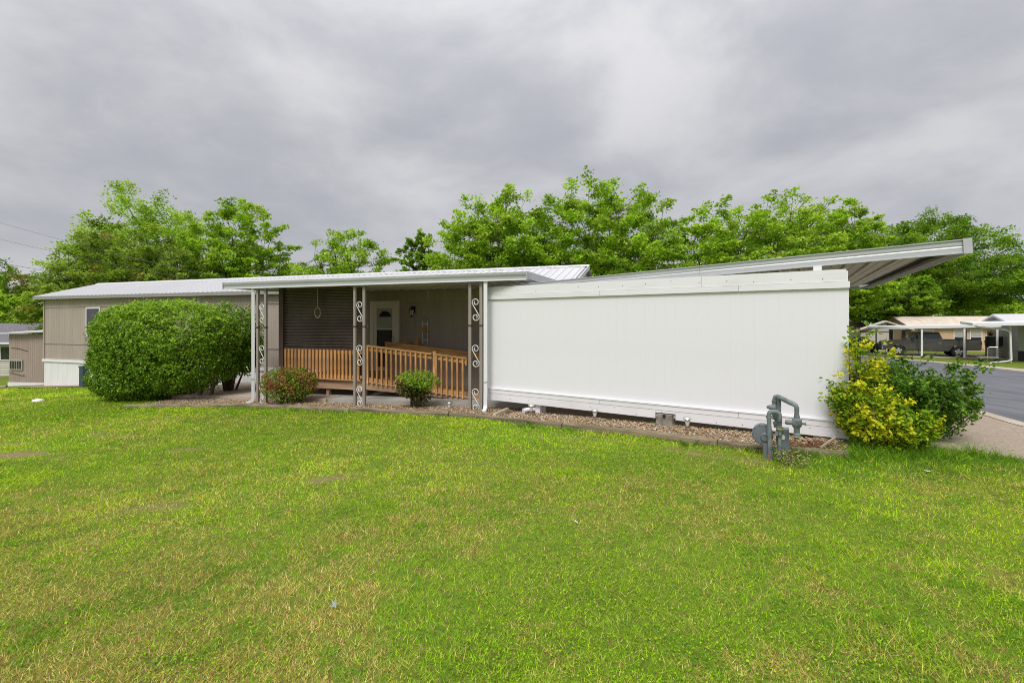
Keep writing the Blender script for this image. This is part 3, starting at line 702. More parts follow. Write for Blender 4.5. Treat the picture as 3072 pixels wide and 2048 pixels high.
# lantern
X, Y = HF(-4.80, 0)
lan = empty('wall_lantern', (X, Y, 2.03), TH, 'black wall lantern with frosted panes right of the door', 'lantern')
MB().box(-.05, .05, -.02, .0, -.03, .16).build('backplate', BLACKM, lan, bevel=.006)
MB().tube([(0, -.02, .10), (0, -.07, .15), (0, -.12, .165), (0, -.13, .14)], .011, 6).build('arm', BLACKM, lan)
MB().lathe([(.015, .16), (.02, .125), (.085, .07), (.095, .055), (.088, .048)], 6, (0, -.13, 0)).lathe([(.004, .19), (.012, .175), (.006, .16)], 8, (0, -.13, 0)).build('cap', BLACKM, lan)
MB().lathe([(.074, .05), (.048, -.12)], 6, (0, -.13, 0)).build('glass', FROST, lan)
mb = MB()
for i in range(6):
    a = 2*math.pi*i/6; mb.tube([(.078*math.cos(a), -.13+.078*math.sin(a), .05), (.051*math.cos(a), -.13+.051*math.sin(a), -.125)], .006, 4)
mb.lathe([(.056, -.12), (.056, -.135), (.02, -.15), (.008, -.175)], 6, (0, -.13, 0)).build('cage', BLACKM, lan)
# little ladder ornament
X, Y = HF(-4.39, -.05)
lad = empty('ladder_ornament', (X, Y, 1.07), TH, 'small white ladder wall ornament with an orange disc', 'ornament')
for s in (-1, 1): MB().tube([(s*.085, 0, 0), (s*.08, 0, .70)], .012, 6).build('side_rail', WIRON, lad)
for z in (.12, .28, .42, .59): MB().tube([(-.115, -.012, z), (.115, -.012, z)], .011, 6).build('rung', WIRON, lad)
MB().lathe([(.03, -.012), (.078, -.006), (.078, .006), (.03, .012)], 16, (0, -.035, .43), 'y').build('orange_disc', ORANGE, lad)
MB().tube([(-.05, -.02, .28), (0, -.03, .25), (.05, -.02, .28)], .012, 6).build('bow', M('blue_bow', (.12, .2, .28), .7), lad)
MB().tube([(-.08, 0, .70), (0, .0, .82), (.08, 0, .70)], .005, 5).build('hanger', TWIG, lad)
# doorbell, outlet
X, Y = HF(-6.43, -.01); tag(B('doorbell', DOORW, None, -.02, .02, -.012, 0, 1.55, 1.64, .003, (X, Y, 0), (0, 0, TH)), 'small doorbell plate left of the door', 'doorbell')

# ------------------------------------------------------------------ corrugated screen
scn = empty('corrugated_screen', (*PF(-7.0, 1.08), 0), TH, 'dark brown corrugated plastic wind screen above the landing rail', 'screen')
def wave_sheet(x0, x1, z0, z1, pitch, amp, seed):
    n = int((z1-z0)/pitch*8); r = np.random.default_rng(seed); bm = bmesh.new(); nx_ = 7; rows = []
    for i in range(n+1):
        z = z0+(z1-z0)*i/n
        rows.append([bm.verts.new((x0+(x1-x0)*j/nx_, amp*math.cos(2*math.pi*(z-z0)/pitch)+.006*math.sin(j*1.7+z*2.1+seed), z)) for j in range(nx_+1)])
    for a, b in zip(rows, rows[1:]):
        for j in range(nx_): bm.faces.new((a[j], a[j+1], b[j+1], b[j]))
    me = bpy.data.meshes.new('wave'); bm.to_mesh(me); bm.free(); me.polygons.foreach_set('use_smooth', [True]*len(me.polygons)); return me
link('corrugated_sheet', wave_sheet(.10, 1.34, 1.05, 2.60, .0785, .030, 1), SMOKE, scn)
link('corrugated_sheet', wave_sheet(1.28, 2.55, 1.05, 2.60, .0785, .030, 2), SMOKE, scn, (0, -.014, 0))
B('corner_post', BROWNP, scn, -.05, .10, -.06, .07, -.25, 2.63, .006)
B('end_post', BROWNP, scn, 2.50, 2.60, -.04, .06, -.2, 2.64, .006)
B('bottom_rail', BROWNP, scn, .10, 2.5, -.03, .03, 1.0, 1.055, .004)
B('top_rail', BROWNP, scn, .10, 2.5, .02, .06, 2.55, 2.62, .004)

# ------------------------------------------------------------------ wheelchair ramp
rp_ = empty('wheelchair_ramp', (*PF(0, 0), 0), TH, 'stained timber wheelchair ramp with slatted railings and landing', 'ramp')
D0, D1 = 1.0, 2.25
LX0, LX1 = -6.92, -4.25
B('rim_joist', RIM, rp_, LX0, LX1-.005, D0+.02, D0+.06, -.01, .205, .004)
B('rim_joist', RIM, rp_, LX0, LX0+.04, D0+.061, 3.1, -.01, .205, .004)
bd = MB().box(0, .137, D0-.01, 3.15, 0, .032).mesh(.003); bd.materials.append(RIM)
x = LX0-.01; 
while x < LX1-.14: link('deck_board', bd, None, rp_, (x, 0, .207)); x += .142
RX0, RX1 = -4.24, -.72; rz0, rz1 = .205, -.115
def rz(x): return rz0+(rz1-rz0)*(x-RX0)/(RX1-RX0)
ang = math.atan2(rz0-rz1, RX1-RX0)
for d in (D0+.02, D1-.06):
    MB().prism([(RX0, rz(RX0)-.19), (RX0, rz(RX0)), (RX1, rz(RX1)), (RX1, rz(RX1)-.02)], d, d+.04, 'y').build('stringer', RIM, rp_)
rb_ = MB().box(0, .137, D0-.02, D1+.02, 0, .03).mesh(.003); rb_.materials.append(RIM)
x = RX0+.004
while x < RX1-.13: link('ramp_board', rb_, None, rp_, (x, 0, rz(x)+.003), (0, ang, 0)); x += .142
for (px_, d) in ((LX0+.3, D0+.07), (LX0+1.4, D0+.07), (LX1-.15, D0+.07), (LX0+.3, 2.9), (LX1-.3, 2.9)):
    B('support_post', RIM, rp_, px_, px_+.09, d, d+.09, -.30, .20)
bal = MB().box(-.022, .022, -.019, .019, 0, 1).mesh(.003); bal.materials.append(CEDAR)
def baluster(x, d, z0, z1, sc=1): link('baluster', bal, None, rp_, (x, d, z0), (0, 0, random.uniform(-.06, .06))).scale = (sc, sc, z1-z0)
# landing railing, front
x = LX0+.16
while x < LX1-.2: baluster(x, D0-.022, .265, 1.00, 1.3); x += .1155
B('rail', CEDARH, rp_, LX0+.1, LX1-.12, D0, D0+.038, .90, .985, .003); B('rail', CEDARH, rp_, LX0+.1, LX1-.12, D0, D0+.038, .285, .36, .003)
B('kick_rail', CEDARH, rp_, LX0+.1, LX1-.12, D0-.06, D0-.042, .235, .265, .003)
# posts
def rpost(x, d, z0, z1): B('rail_post', CEDAR, rp_, x-.044, x+.044, d-.044, d+.044, z0, z1, .006)
rpost(LX1-.06, D0+.07, .0, 1.13); rpost(-2.33, D0+.075, rz(-2.33)-.1, rz(-2.33)+.985)
# sloping front railing in two runs
def slope_beam(name, xa, xb, d0, d1, h0, h1, mat=CEDARH):
    MB().hexa([(xa, d0, rz(xa)+h0), (xb, d0, rz(xb)+h0), (xb, d1, rz(xb)+h0), (xa, d1, rz(xa)+h0), (xa, d0, rz(xa)+h1), (xb, d0, rz(xb)+h1), (xb, d1, rz(xb)+h1), (xa, d1, rz(xa)+h1)]).build(name, mat, rp_, bevel=.003)
for xa, xb in ((-4.20, -2.39), (-2.275, -1.50)):
    slope_beam('rail', xa, xb, D0, D0+.038, .80, .90); slope_beam('rail', xa, xb, D0, D0+.038, .03, .12)
    slope_beam('hand_rail', xa, xb+.02, D0-.05, D0+.06, .905, .940)
    n = int(round((xb-xa)/.137))
    for i in range(n+ (1 if xb > -2 else 0)):
        x = xa+.03+i*.137
        if x < xb-.01: baluster(x, D0-.022, rz(x)-.02, rz(x)+.903)
B('rail_end_block', CEDAR, rp_, -1.50, -1.455, D0-.03, D0+.04, rz(-1.48)+.76, rz(-1.48)+.93, .004)
# back railing with a solid panel
slope_beam('hand_rail', -4.45, -.95, D1-.06, D1+.06, .905, .945)
slope_beam('rail', -4.45, -.95, D1, D1+.038, .80, .90)
slope_beam('infill_panel', -4.45, -.98, D1+.040, D1+.055, -.02, .84, PLY)
rpost(-4.49, D1+.05, .0, 1.17); rpost(-2.7, D1+.10, rz(-2.7)-.15, rz(-2.7)+.94); rpost(-.93, D1+.05, rz(-.93)-.1, rz(-.93)+.9)
for i in range(8): baluster(-4.30, D1+.2+i*.115, .26, 1.10, .8)
B('hand_rail', CEDAR, rp_, -4.35, -4.25, D1+.11, 3.2, 1.10, 1.14, .004); rpost(-4.0, 3.12, .0, 1.25)

# ------------------------------------------------------------------ white carport wall
wall = empty('privacy_wall', (W0[0], W0[1], 0), TW, 'long white board wall closing the side of the carport', 'wall')
WLn = 6.10; npk = 37; pw = WLn/npk
pk = MB().prism([(.0001, .012), (.0001, .0004), (.0005, 0), (pw-.0005, 0), (pw-.0001, .0004), (pw-.0001, .012)], .33, 2.19, 'z')
pkm = pk.mesh(); pkm.materials.append(WHITE)
for i in range(npk): link('plank', pkm, None, wall, (-WLn+i*pw, 0, 0))
B('backing', WHITEBOARD, wall, -WLn+.01, -.01, .0145, .024, .12, 2.42)
def strip(name, cuts, z0, z1, y0, y1, bev=.003):
    for a, b in zip(cuts, cuts[1:]): B(name, WHITEBOARD, wall, a+.002, b-.002, y0, y1, z0, z1, bev)
strip('top_board', [-WLn, -1.90, -.03], 2.275, 2.441, -.026, .013)
strip('upper_trim', [-WLn, -3.62, -1.37, .01], 2.182, 2.272, -.036, -.001)
strip('lower_trim', [-WLn, -3.62, -1.37, .01], .243, .345, -.036, -.001)
B('lower_lip', WHITE, wall, -WLn, .012, -.048, -.037, .325, .346, .002)
B('bottom_board', WHITEBOARD, wall, -WLn, -2.63, -.03, .012, .098, .2405, .003)
B('bottom_board', WHITEBOARD, wall, -2.629, -2.302, -.03, .012, .198, .2405, .002)
B('bottom_board', WHITEBOARD, wall, -2.301, .0, -.03, .012, .100, .2405, .003)
scw = MB().lathe([(.007, -.002), (.007, .0)], 8, axis='y').mesh(); scw.materials.append(RUST)
for i in range(15):
    s = -WLn+.2+i*.42+random.uniform(-.05, .05)
    if s > -.1: break
    link('screw', scw, None, wall, (s, -.0312, .15+random.uniform(-.02, .06) if not -2.65 < s < -2.28 else .22)); link('screw', scw, None, wall, (s+.15, -.0272, 2.33+random.uniform(-.02, .06)))
for s in (-4.93, -2.47, -.36):
    X, Y = WF(s, .09); z0 = gz(X, Y)+(.02 if s != -2.47 else .16)
    B('post', WHITEBOARD, wall, s-.05, s+.05, .03, .13, z0, 2.53+.0409*s, .004)

# ------------------------------------------------------------------ carport
cp = empty('carport', (W0[0], W0[1], 0), TW, 'white aluminium carport roof sloping up to the right behind the wall', 'carport')
ta = math.atan(.0409); td = math.atan(.018)
deck = bpy.data.objects.new('roof', None); COL.objects.link(deck); deck.parent = cp; deck.location = (0, 0, 2.698); deck.rotation_euler = (td, -ta, 0); deck.empty_display_size = .1
def cpan(ln):
    mb = MB(); mb.box(.0, .302, .09, ln, -.085, -.075)
    mb.prism([(.0, -.118), (.018, -.118), (.03, -.086), (.0, -.086)], .09, ln, 'y').prism([(.145, -.094), (.165, -.094), (.175, -.086), (.135, -.086)], .09, ln, 'y')
    me = mb.mesh(); me.materials.append(ALUPAN); return me
m_long, m_short = cpan(9.55), cpan(2.9)
x = -6.08; i = 0
while x < 1.217-.30:
    link('roof_pan', m_short if x < -5.3 else m_long, None, deck, (x, 0, 0)); x += .3055; i += 1
MB().box(-5.2, 1.19, .10, 9.5, -.072, -.045).box(-6.05, -5.201, .10, 2.85, -.072, -.045).build('roof_deck', ROOFW, deck)
fp = [(.03, -.178), (.03, -.165), (.045, -.160), (.045, -.10), (.052, -.085), (.045, -.07), (.045, -.022), (.028, -.012), (.028, 0), (.088, 0), (.088, -.178)]
for a, b in ((-6.10, -1.95), (-1.948, 1.2)): MB().prism(fp, a, b, 'x').build('front_fascia', ALU, deck)
B('corner_cap', ALU, deck, 1.15, 1.232, .018, .029, -.186, .006)
B('corner_cap', ALU, deck, 1.2205, 1.232, .0295, .14, -.186, .006)
B('side_fascia', ALU, deck, 1.2, 1.219, .0892, 9.6, -.178, 0)
B('back_fascia', ALU, deck, -5.2, 1.199, 9.56, 9.6, -.178, 0)
B('side_beam', TANFAC, deck, 1.02, 1.199, .0895, 9.55, -.178, -.136)
for s, d in ((-.35, .17), (-4.9, .17), (-.35, 9.3), (-3.2, 9.3), (-5.0, 6.0)):
    X, Y = WF(s, d); B('post', WHITE, cp, s-.04, s+.04, d, d+.08, gz(X, Y), 2.53+.0409*s+.018*d, .004)

# ------------------------------------------------------------------ edging timbers, gravel
tl = np.concatenate([[0], np.cumsum(np.linalg.norm(np.diff(TIMB, axis=0), axis=1))])
def tpt(u): return np.array([np.interp(u, tl, TIMB[:, 0]), np.interp(u, tl, TIMB[:, 1])])
tj = [0.05]
jx = tl[10]
tj = [jx-2.44*k for k in range(4, -1, -1) if jx-2.44*k > -1] + [tl[-1]]
tj[0] = 0
tdesc = ['behind the big hedge foot, leftmost of the bed edging', 'below the red tinged shrub', 'below the small green shrub', 'below the left part of the white wall', 'below the concrete pier block', 'behind the gas meter, rightmost of the bed edging']
prof = [(-.045, -.06), (.045, -.06), (.052, -.03), (.052, .03), (.040, .052), (-.040, .052), (-.052, .03), (-.052, -.03)]
for i, (u0, u1) in enumerate(zip(tj, tj[1:])):
    bm = bmesh.new(); rings = []; nn = 9
    for k in range(nn):
        u = u0+.012+(u1-u0-.024)*k/(nn-1); p = tpt(u); t_ = tpt(min(u+.05, tl[-1]))-tpt(max(u-.05, 0)); t_ /= np.linalg.norm(t_); nrm = np.array([-t_[1], t_[0]])
        z = gz(*p)+.035+.006*math.sin(u*3.1)+(.012 if i % 2 else 0)
        rings.append([bm.verts.new((p[0]+nrm[0]*(a+.004*math.sin(u*7)), p[1]+nrm[1]*(a+.004*math.sin(u*7)), z+b+.003*math.sin(u*9+a*40))) for a, b in prof])
    for A, Bq in zip(rings, rings[1:]):
        for k in range(8): bm.faces.new((A[k], A[(k+1) % 8], Bq[(k+1) % 8], Bq[k]))
    bm.faces.new(rings[0]); bm.faces.new(rings[-1][::-1]); bmesh.ops.recalc_face_normals(bm, faces=bm.faces)
    me = bpy.data.meshes.new('timber'); bm.to_mesh(me); bm.free()
    c0 = tpt((u0+u1)/2); me.transform(Matrix.Translation((-c0[0], -c0[1], 0))); an = tpt(u1)-tpt(u0)
    me.transform(Matrix.Rotation(-math.atan2(an[1], an[0]), 4, 'Z'))
    o = link('landscape_timber', me, TIMBER, None, (c0[0], c0[1], 0), (0, 0, math.atan2(an[1], an[0])))
    tag(o, 'weathered rounded edging timber ' + tdesc[min(i, 5)] if len(tj) == 7 else 'weathered rounded edging timber ' + tdesc[min(i+1, 5)], 'timber', 'edging timbers along the gravel bed')
# bed floor
STON = M('gravel_bed_floor', (.20, .145, .09), .95, col2=(.36, .27, .175), scale=30, bump=.6, bscale=60)
STONE = leaf_mat('pebble', .8, 0.0, .3)
def back_edge(u):
    p = tpt(u)
    # bed runs back to the slab edge on the left and under the wall on the right
    sP = (p[0]-P0[0])*math.cos(TH)+(p[1]-P0[1])*math.sin(TH); sW = (p[0]-W0[0])*math.cos(TW)+(p[1]-W0[1])*math.sin(TW)
    if sP < -.1: return PF(sP+.1, .49)
    return WF(min(sW+.05, .2), .16)
us = np.linspace(.02, tl[-1]-.02, 40)
sheet('gravel_floor', ([tuple(tpt(u)) for u in us], [back_edge(u) for u in us]), STON, .022, label='gravel bed between the edging timbers and the porch')
def pebbles(name, label, pts, seed, size=(.012, .026), dark=0):
    r = np.random.default_rng(seed); n = len(pts)
    # octahedral pebbles, flattened and turned
    base = np.array([(1,0,0),(-1,0,0),(0,1,0),(0,-1,0),(0,0,1),(0,0,-1)], float); fc = np.array([(0,2,4),(2,1,4),(1,3,4),(3,0,4),(2,0,5),(1,2,5),(3,1,5),(0,3,5)])
    sc = (size[0]+(size[1]-size[0])*r.random((n, 1, 1))**1.5)*(np.array([1, .75, .5])*(.75+.5*r.random((n, 1, 3))))
    a = r.random(n)*6.28; ca, sa = np.cos(a)[:, None], np.sin(a)[:, None]
    b = base[None]*sc*(1+.2*(r.random((n, 6, 1))-.5)); x_ = b[..., 0]*ca-b[..., 1]*sa; y_ = b[..., 0]*sa+b[..., 1]*ca
    tl_ = (r.random((n, 1))-.5)*1.2; z_ = b[..., 2]+x_*tl_
    V = np.stack([x_, y_, z_], -1)+pts[:, None, :]
    V = V[:, fc].reshape(-1, 3)
    pal = np.array([(.46, .33, .19), (.60, .49, .34), (.36, .24, .13), (.68, .62, .52), (.27, .17, .10), (.52, .36, .2)]); w = np.array([4, 4, 3, 1.8, 1.6, 3.])
    C_ = pal[r.choice(6, n, p=w/w.sum())]*(.58+.36*r.random((n, 1)))
    o = link(name, np_mesh(V, 3, np.repeat(C_, 24, 0)), STONE); return tag(o, label, 'gravel', kind='stuff')
r_ = np.random.default_rng(3); pp = []
for u in r_.random(15000)*tl[-1]:
    a = tpt(u); b = np.array(back_edge(u)); q = r_.random(); p = a+(b-a)*(.06+.93*q)
    pp.append((p[0], p[1], gz(*p)+.022+.018*r_.random()+.02*math.sin(math.pi*q)))
pebbles('gravel', 'tan and white pebbles in the bed along the wall and porch', np.array(pp), 4)
# gravel at the foot of the skirting, far left
q1 = [HF(s, -.55) for s in (-23.6, -21.5, -19.5)]; q2 = [HF(s, .02) for s in (-23.6, -21.5, -19.5)]
sheet('skirting_gravel', (q1, q2), STON, .03, label='gravel strip at the foot of the white skirting')
q1 = [(-27.5, 20.4), (-24.6, 20.3), (-22.2, 20.0)]; 
mb = MB(); 
for a, b in zip(q1, q1[1:]):
    mb.tube([(a[0], a[1], gz(*a)+.03), (b[0], b[1], gz(*b)+.03)], .06, 6)
tag(mb.build('edging_strip', STAKEW, None), 'thin grey edging strip on the lawn left of the home', 'edging')

# ------------------------------------------------------------------ small things in the bed
def solar(name, loc, label, tilt=0, low=False):
    root = empty(name, (loc[0], loc[1], gz(*loc)+.03), 0, label, 'garden light', 'solar path lights in the gravel bed')
    h = .0 if not low else -.10
    MB().lathe([(.012, -.05), (.012, .10), (.02, .11)], 8, (0, 0, h)).build('stake', SILVER, root, smooth=True)
    MB().lathe([(.024, .11), (.028, .13), (.046, .205), (.044, .21)], 14, (0, 0, h)).build('lens', CLEARP, root, smooth=True)
    MB().lathe([(.062, .205), (.066, .212), (.048, .238), (.030, .246), (.004, .248)], 14, (0, 0, h)).build('cap', SILVER, root, smooth=True)
    if tilt: root.rotation_euler = (0, tilt, 0)
    return root
solar('solar_light', (.36, 8.66), 'silver solar path light beside the white elbow pipe', .04)
solar('solar_light', (1.45, 7.97), 'silver solar path light left of the concrete pier block')
solar('solar_light', (2.72, 7.05), 'silver solar path light right of the concrete pier block', -.03)
solar('solar_light', (-1.36, 9.86), 'sunken solar path light right of the small green shrub', .1, True)
X, Y = WF(-2.465, -.03)
blk = empty('pier_block', (X, Y, gz(X, Y)+.01), TW, 'notched concrete pier block under the white wall', 'pier block')
MB().hexa([(-.155, -.12, -.06), (.155, -.12, -.06), (.155, .14, -.06), (-.155, .14, -.06), (-.115, -.075, .215), (.115, -.075, .215), (.115, .10, .215), (-.115, .10, .215)]).build('body', BLOCK, blk, bevel=.008)
MB().box(-.022, .022, -.0915, -.06, .165, .218).build('notch_shade', BLACKM, blk)  # black block standing in for the shade inside the notch
X, Y = WF(-5.12, -.02)
el = MB().tube([(.22, .16, .10), (.06, .05, .10), (.0, .0, .095), (-.03, -.035, .085), (-.055, -.085, .075)], [.042, .042, .042, .044, .05], 10).build('drain_elbow', WHITE, None, (X, Y, gz(X, Y)+.01), (0, 0, TW), smooth=True)
tag(el, 'white plastic drain elbow poking out under the wall', 'pipe')
st_ = MB().hexa([(-.04, -.22, 0), (.04, -.22, 0), (.04, .22, 0), (-.04, .22, 0), (-.035, -.19, .05), (.035, -.19, .05), (.035, .22, .05), (-.035, .22, .05)]).build('wood_offcut', STAKEW, None, (-.22, 8.98, gz(-.22, 8.98)+.05), (R(7), .05, R(-38)), bevel=.006)
tag(st_, 'pointed grey timber offcut lying on the gravel by the downspout', 'timber offcut')
st2 = MB().box(-.15, .15, -.012, .012, 0, .02).build('stick', STAKEW, None, (4.1, 5.9, gz(4.1, 5.9)+.12), (0, R(-22), R(20)))
tag(st2, 'pale broken stick among dead leaves by the golden shrub', 'stick')

# ------------------------------------------------------------------ gas meter
GX0, GY0 = 3.21, 5.60
gm_ = empty('gas_meter', (GX0, GY0, gz(GX0, GY0)), R(-29.5), 'grey gas meter with bent pipes standing on the lawn edge', 'gas meter'); gm_.scale = (.86, .86, .98)
def arc(c, r, a0, a1, n=6, pl='xz', y=0):
    o = []
    for i in range(n+1):
        a = R(a0+(a1-a0)*i/n); o.append((c[0]+r*math.cos(a), y, c[1]+r*math.sin(a)))
    return o
def pipe(name, pts, r=.021, mat=GASM): return MB().tube(pts, r, 10).build(name, mat, gm_, smooth=True)
pipe('riser_pipe', [(-.028, -.02, -.05), (-.05, 0, .56)] + arc((-.005, .57), .045, 180, 90, 4) + [(.035, 0, .615)] + arc((.04, .57), .045, 90, 0, 4) + [(.085, 0, .50)], .030)
for z, r in ((.545, .037), (.06, .037)): MB().lathe([(r, -.018), (r, .018)], 10, (-.05+.0006*0 if z > .3 else -.032, 0 if z > .3 else -.016, z)).build('collar', GASM, gm_, smooth=True)
MB().lathe([(.03, .53), (.03, .50), (.026, .495), (.026, .44), (.043, .435), (.043, .40), (.03, .39), (.03, .33), (.024, .32), (.024, .27)], 10, (.085, 0, 0)).build('stop_valve', GASM, gm_, smooth=True)
MB().lathe([(.0445, .404), (.0445, .414)], 10, (.085, 0, 0)).build('yellow_ring', YELLOW, gm_)
MB().box(.03, .065, -.035, .035, .325, .375).tube([(.085, -.03, .35), (.085, -.055, .35)], .017, 8).build('valve_lug', GASM, gm_, bevel=.006)
pipe('outlet_pipe', [(.085, 0, .28), (.085, .0, .06)], .025)
MB().lathe([(.031, .10), (.035, .085), (.035, .06), (.03, .03), (.03, -.02)], 10, (.085, 0, 0)).build('base_coupling', GASM, gm_, smooth=True)
# tall loop
pipe('tall_pipe', [(.075, .10, .30), (.075, .10, .73)] + [(.075, .095, .765), (.085, .075, .785), (.105, .05, .785), (.20, -.05, .755), (.245, -.09, .745), (.272, -.11, .73), (.285, -.115, .70), (.285, -.115, .62)], .030)
pipe('back_pipe', [(.02, .13, .50), (.02, .13, .755), (.03, .125, .785), (.055, .11, .795), (.09, .08, .79)], .029)
MB().lathe([(.036, .74), (.036, .715), (.028, .70), (.046, .675), (.046, .63), (.032, .60), (.032, .55)], 12, (.02, .13, 0)).build('back_union', GASM, gm_, smooth=True)
MB().lathe([(.012, -.10), (.02, -.085), (.03, -.06), (.03, 0)], 10, (.02, .10, .655), 'x').build('union_cap', GASM, gm_, smooth=True)
MB().lathe([(.031, .62), (.036, .605), (.036, .58), (.06, .56), (.066, .52), (.06, .49), (.045, .47), (.036, .45), (.036, .40), (.046, .39), (.046, .35), (.03, .345), (.03, .325)], 14, (.285, -.115, 0)).build('regulator', GASM, gm_, smooth=True)
MB().lathe([(.0465, .352), (.0465, .362)], 12, (.285, -.115, 0)).build('yellow_ring', YELLOW, gm_)
MB().lathe([(.022, -.14), (.03, -.12), (.03, -.06), (.05, -.05), (.05, 0)], 12, (.285, -.115, .52), 'x').lathe([(.01, .0), (.012, .09), (.02, .095), (.02, .11)], 8, (.285, -.115, .52), 'x').build('regulator_bonnet', GASM, gm_, smooth=True)
# meter body behind and its round diaphragm case at the left
MB().lathe([(.05, -.05), (.125, -.045), (.138, -.03), (.138, .03), (.125, .045), (.05, .05)], 22, (-.13, .12, .30), 'y').build('round_case', GASD, gm_, smooth=True)
MB().lathe([(.045, -.075), (.06, -.06), (.06, -.045)], 12, (-.10, .12, .27), 'y').build('case_cover', GASM, gm_, smooth=True)
MB().box(.04, .20, .05, .21, .05, .40).build('meter_case', GASD, gm_, bevel=.03, seg=3, smooth=True)
MB().box(-.12, -.02, .04, .17, -.02, .20).build('lower_case', GASD, gm_, bevel=.02, seg=2, smooth=True)
MB().lathe([(.04, .40), (.04, .43), (.05, .44), (.05, .47), (.03, .48), (.03, .56)], 12, (.05, .13, 0)).build('top_union', GASM, gm_, smooth=True)
MB().box(-.075, -.045, -.06, -.045, -.01, .07).build('rusty_tag', RUST, gm_, (0, 0, 0), (0, .15, 0), bevel=.005)
MB().lathe([(.032, -.006), (.032, .004), (.028, .006)], 14, (.12, .045, .30), 'y').build('index_dial', CLEARP, gm_)
for i in range(10):
    a = 2*math.pi*i/10; MB().lathe([(.008, -.012), (.008, .0)], 6, (-.13+.128*math.cos(a), .075, .30+.128*math.sin(a)), 'y').build('bolt', GASM, gm_)

# ------------------------------------------------------------------ odds and ends on the lawn
def maple_leaf(name, loc, size, col, label, tilt=(.3, .2, 0)):
    pts = [(size*r*math.cos(R(a)), size*r*math.sin(R(a))) for a, r in ((90, 1.25), (72, .42), (48, .95), (30, .36), (-5, .55), (-60, .25), (-90, .55), (-120, .22), (165, .75), (128, .30))]
    bm = bmesh.new(); c = bm.verts.new((0, 0, size*.12)); vs = [bm.verts.new((x, y, size*.45*abs(x)/size)) for x, y in pts]
    for i in range(10): bm.faces.new((c, vs[i], vs[(i+1) % 10]))
    me = bpy.data.meshes.new('leaf'); bm.to_mesh(me); bm.free()
    md = me.copy()
    o = link(name, me, M(name+'_mat', col, .7, var=.1, scale=20), None, (loc[0], loc[1], gz(*loc)+.032), tilt)
    sm_ = o.modifiers.new('thick', 'SOLIDIFY'); sm_.thickness = .002
    return tag(o, label, 'leaf')
maple_leaf('fallen_leaf', (-1.09, 2.80), .04, (.27, .32, .29), 'pale silvery fallen maple leaf lying near the camera', (.5, -.5, .6))
maple_leaf('fallen_leaf', (.45, 6.89), .09, (.36, .25, .18), 'curled brown fallen leaf on the grass below the white wall', (.6, .4, 1))
maple_leaf('fallen_leaf', (4.55, 4.95), .06, (.6, .66, .62), 'pale torn leaf on the grass below the golden shrub', (.2, .3, 2))
maple_leaf('fallen_leaf', (-12.2, 11.9), .08, (.42, .52, .45), 'pale green leaf scrap on the lawn left of the hedge', (.3, .2, 2.4))
maple_leaf('fallen_leaf', (.55, 3.90), .035, (.7, .68, .62), 'tiny white petal like scrap in the middle of the lawn', (.3, .3, 1))
maple_leaf('fallen_leaf', (.42, 7.55), .04, (.6, .56, .5), 'small pale scrap on the grass close to the edging timber', (.3, .3, 2))
cap = MB().lathe([(.12, -.03), (.13, .01), (.11, .04), (.06, .055), (.01, .06)], 18).build('cleanout_cap', SKIRT, None, (-13.75, 13.2, gz(-13.75, 13.2)+.03), (0, .05, 0), smooth=True)
tag(cap, 'white domed cleanout lid on the lawn left of the hedge', 'lid')
ub = empty('utility_box', (*HF(-19.28, -.42), gz(*HF(-19.28, -.42))), TH, 'slim dark blue grey utility box half hidden by the hedge', 'utility box')
DKB = M('dark_blue_grey', (.05, .075, .10), .5)
B('body', DKB, ub, -.1, .12, -.1, .1, -.02, .78, .01); B('lid', DKB, ub, -.115, .135, -.115, .115, .782, .83, .01)

# ------------------------------------------------------------------ left neighbours
SHING = M('grey_shingles', (.115, .11, .125), .9, col2=(.22, .205, .22), scale=14, stretch=(1,1,2), bump=.4, bscale=30)
CREAM = M('cream_lap_siding', (.56, .52, .46), .6, var=.05)
LEANT = M('brown_pink_panel', (.36, .285, .245), .65, var=.06, scale=1.5, stretch=(3,3,.5))
TEAL = M('teal_shutter', (.06, .22, .22), .5)
nh = empty('neighbour_house', (-31.6, 30.5, gz(-31.6, 30.5)), R(2), 'cream lap sided house with grey shingle roof at far left', 'house')
zE = .45-gz(-31.6, 30.5)
B('wall', CREAM, nh, -12, 7, .02, 6, -.4, zE)
lap = MB().prism([(.0, 0), (-.022, 0), (-.006, .165), (.0, .165)], -12, 7, 'x').mesh(); lap.materials.append(CREAM)
z = -.05
while z < zE-.17: link('lap_board', lap, None, nh, (0, .018, z)); z += .168
rf = MB().prism([(-.4, zE-.02), (3, zE+1.22), (6.4, zE-.02), (6.4, zE-.14), (3, zE+1.08), (-.4, zE-.14)], -12.4, 7.4, 'x').build('roof', SHING, nh)
B('gutter', WHITE, rf, -12.4, 7.4, -.52, -.41, zE-.16, zE-.03)
MB().box(2.2, 2.9, .9, 1.2, zE+.45, zE+.62).build('roof_vent', M('vent_brown', (.25, .15, .12), .8), rf)
for wx in (-3.4, 1.0, 4.6):
    w_ = B('window', WHITE, nh, wx, wx+1.7, -.04, .02, .95, 1.95, .01); B('pane', GLASSD, w_, wx+.08, wx+.8, -.05, -.041, 1.03, 1.87); B('pane', GLASSD, w_, wx+.88, wx+1.62, -.05, -.041, 1.03, 1.87)
    B('shutter', TEAL, nh, wx-.4, wx-.04, -.05, .019, .85, 2.0, .01)
ls = empty('lean_to_shed', (-22.4, 20.6, gz(-22.4, 20.6)), R(-9), 'brown lean-to shed with white roof edge behind the left end of the home', 'shed')
zS = 1.17-gz(-22.4, 20.6)
link('front_panel', ribbed(-.45, 1.6, .15, zS+.02, .1, .008, 0), LEANT, ls); B('body', LEANT, ls, -.45, 1.6, .02, 2.6, .0, zS)
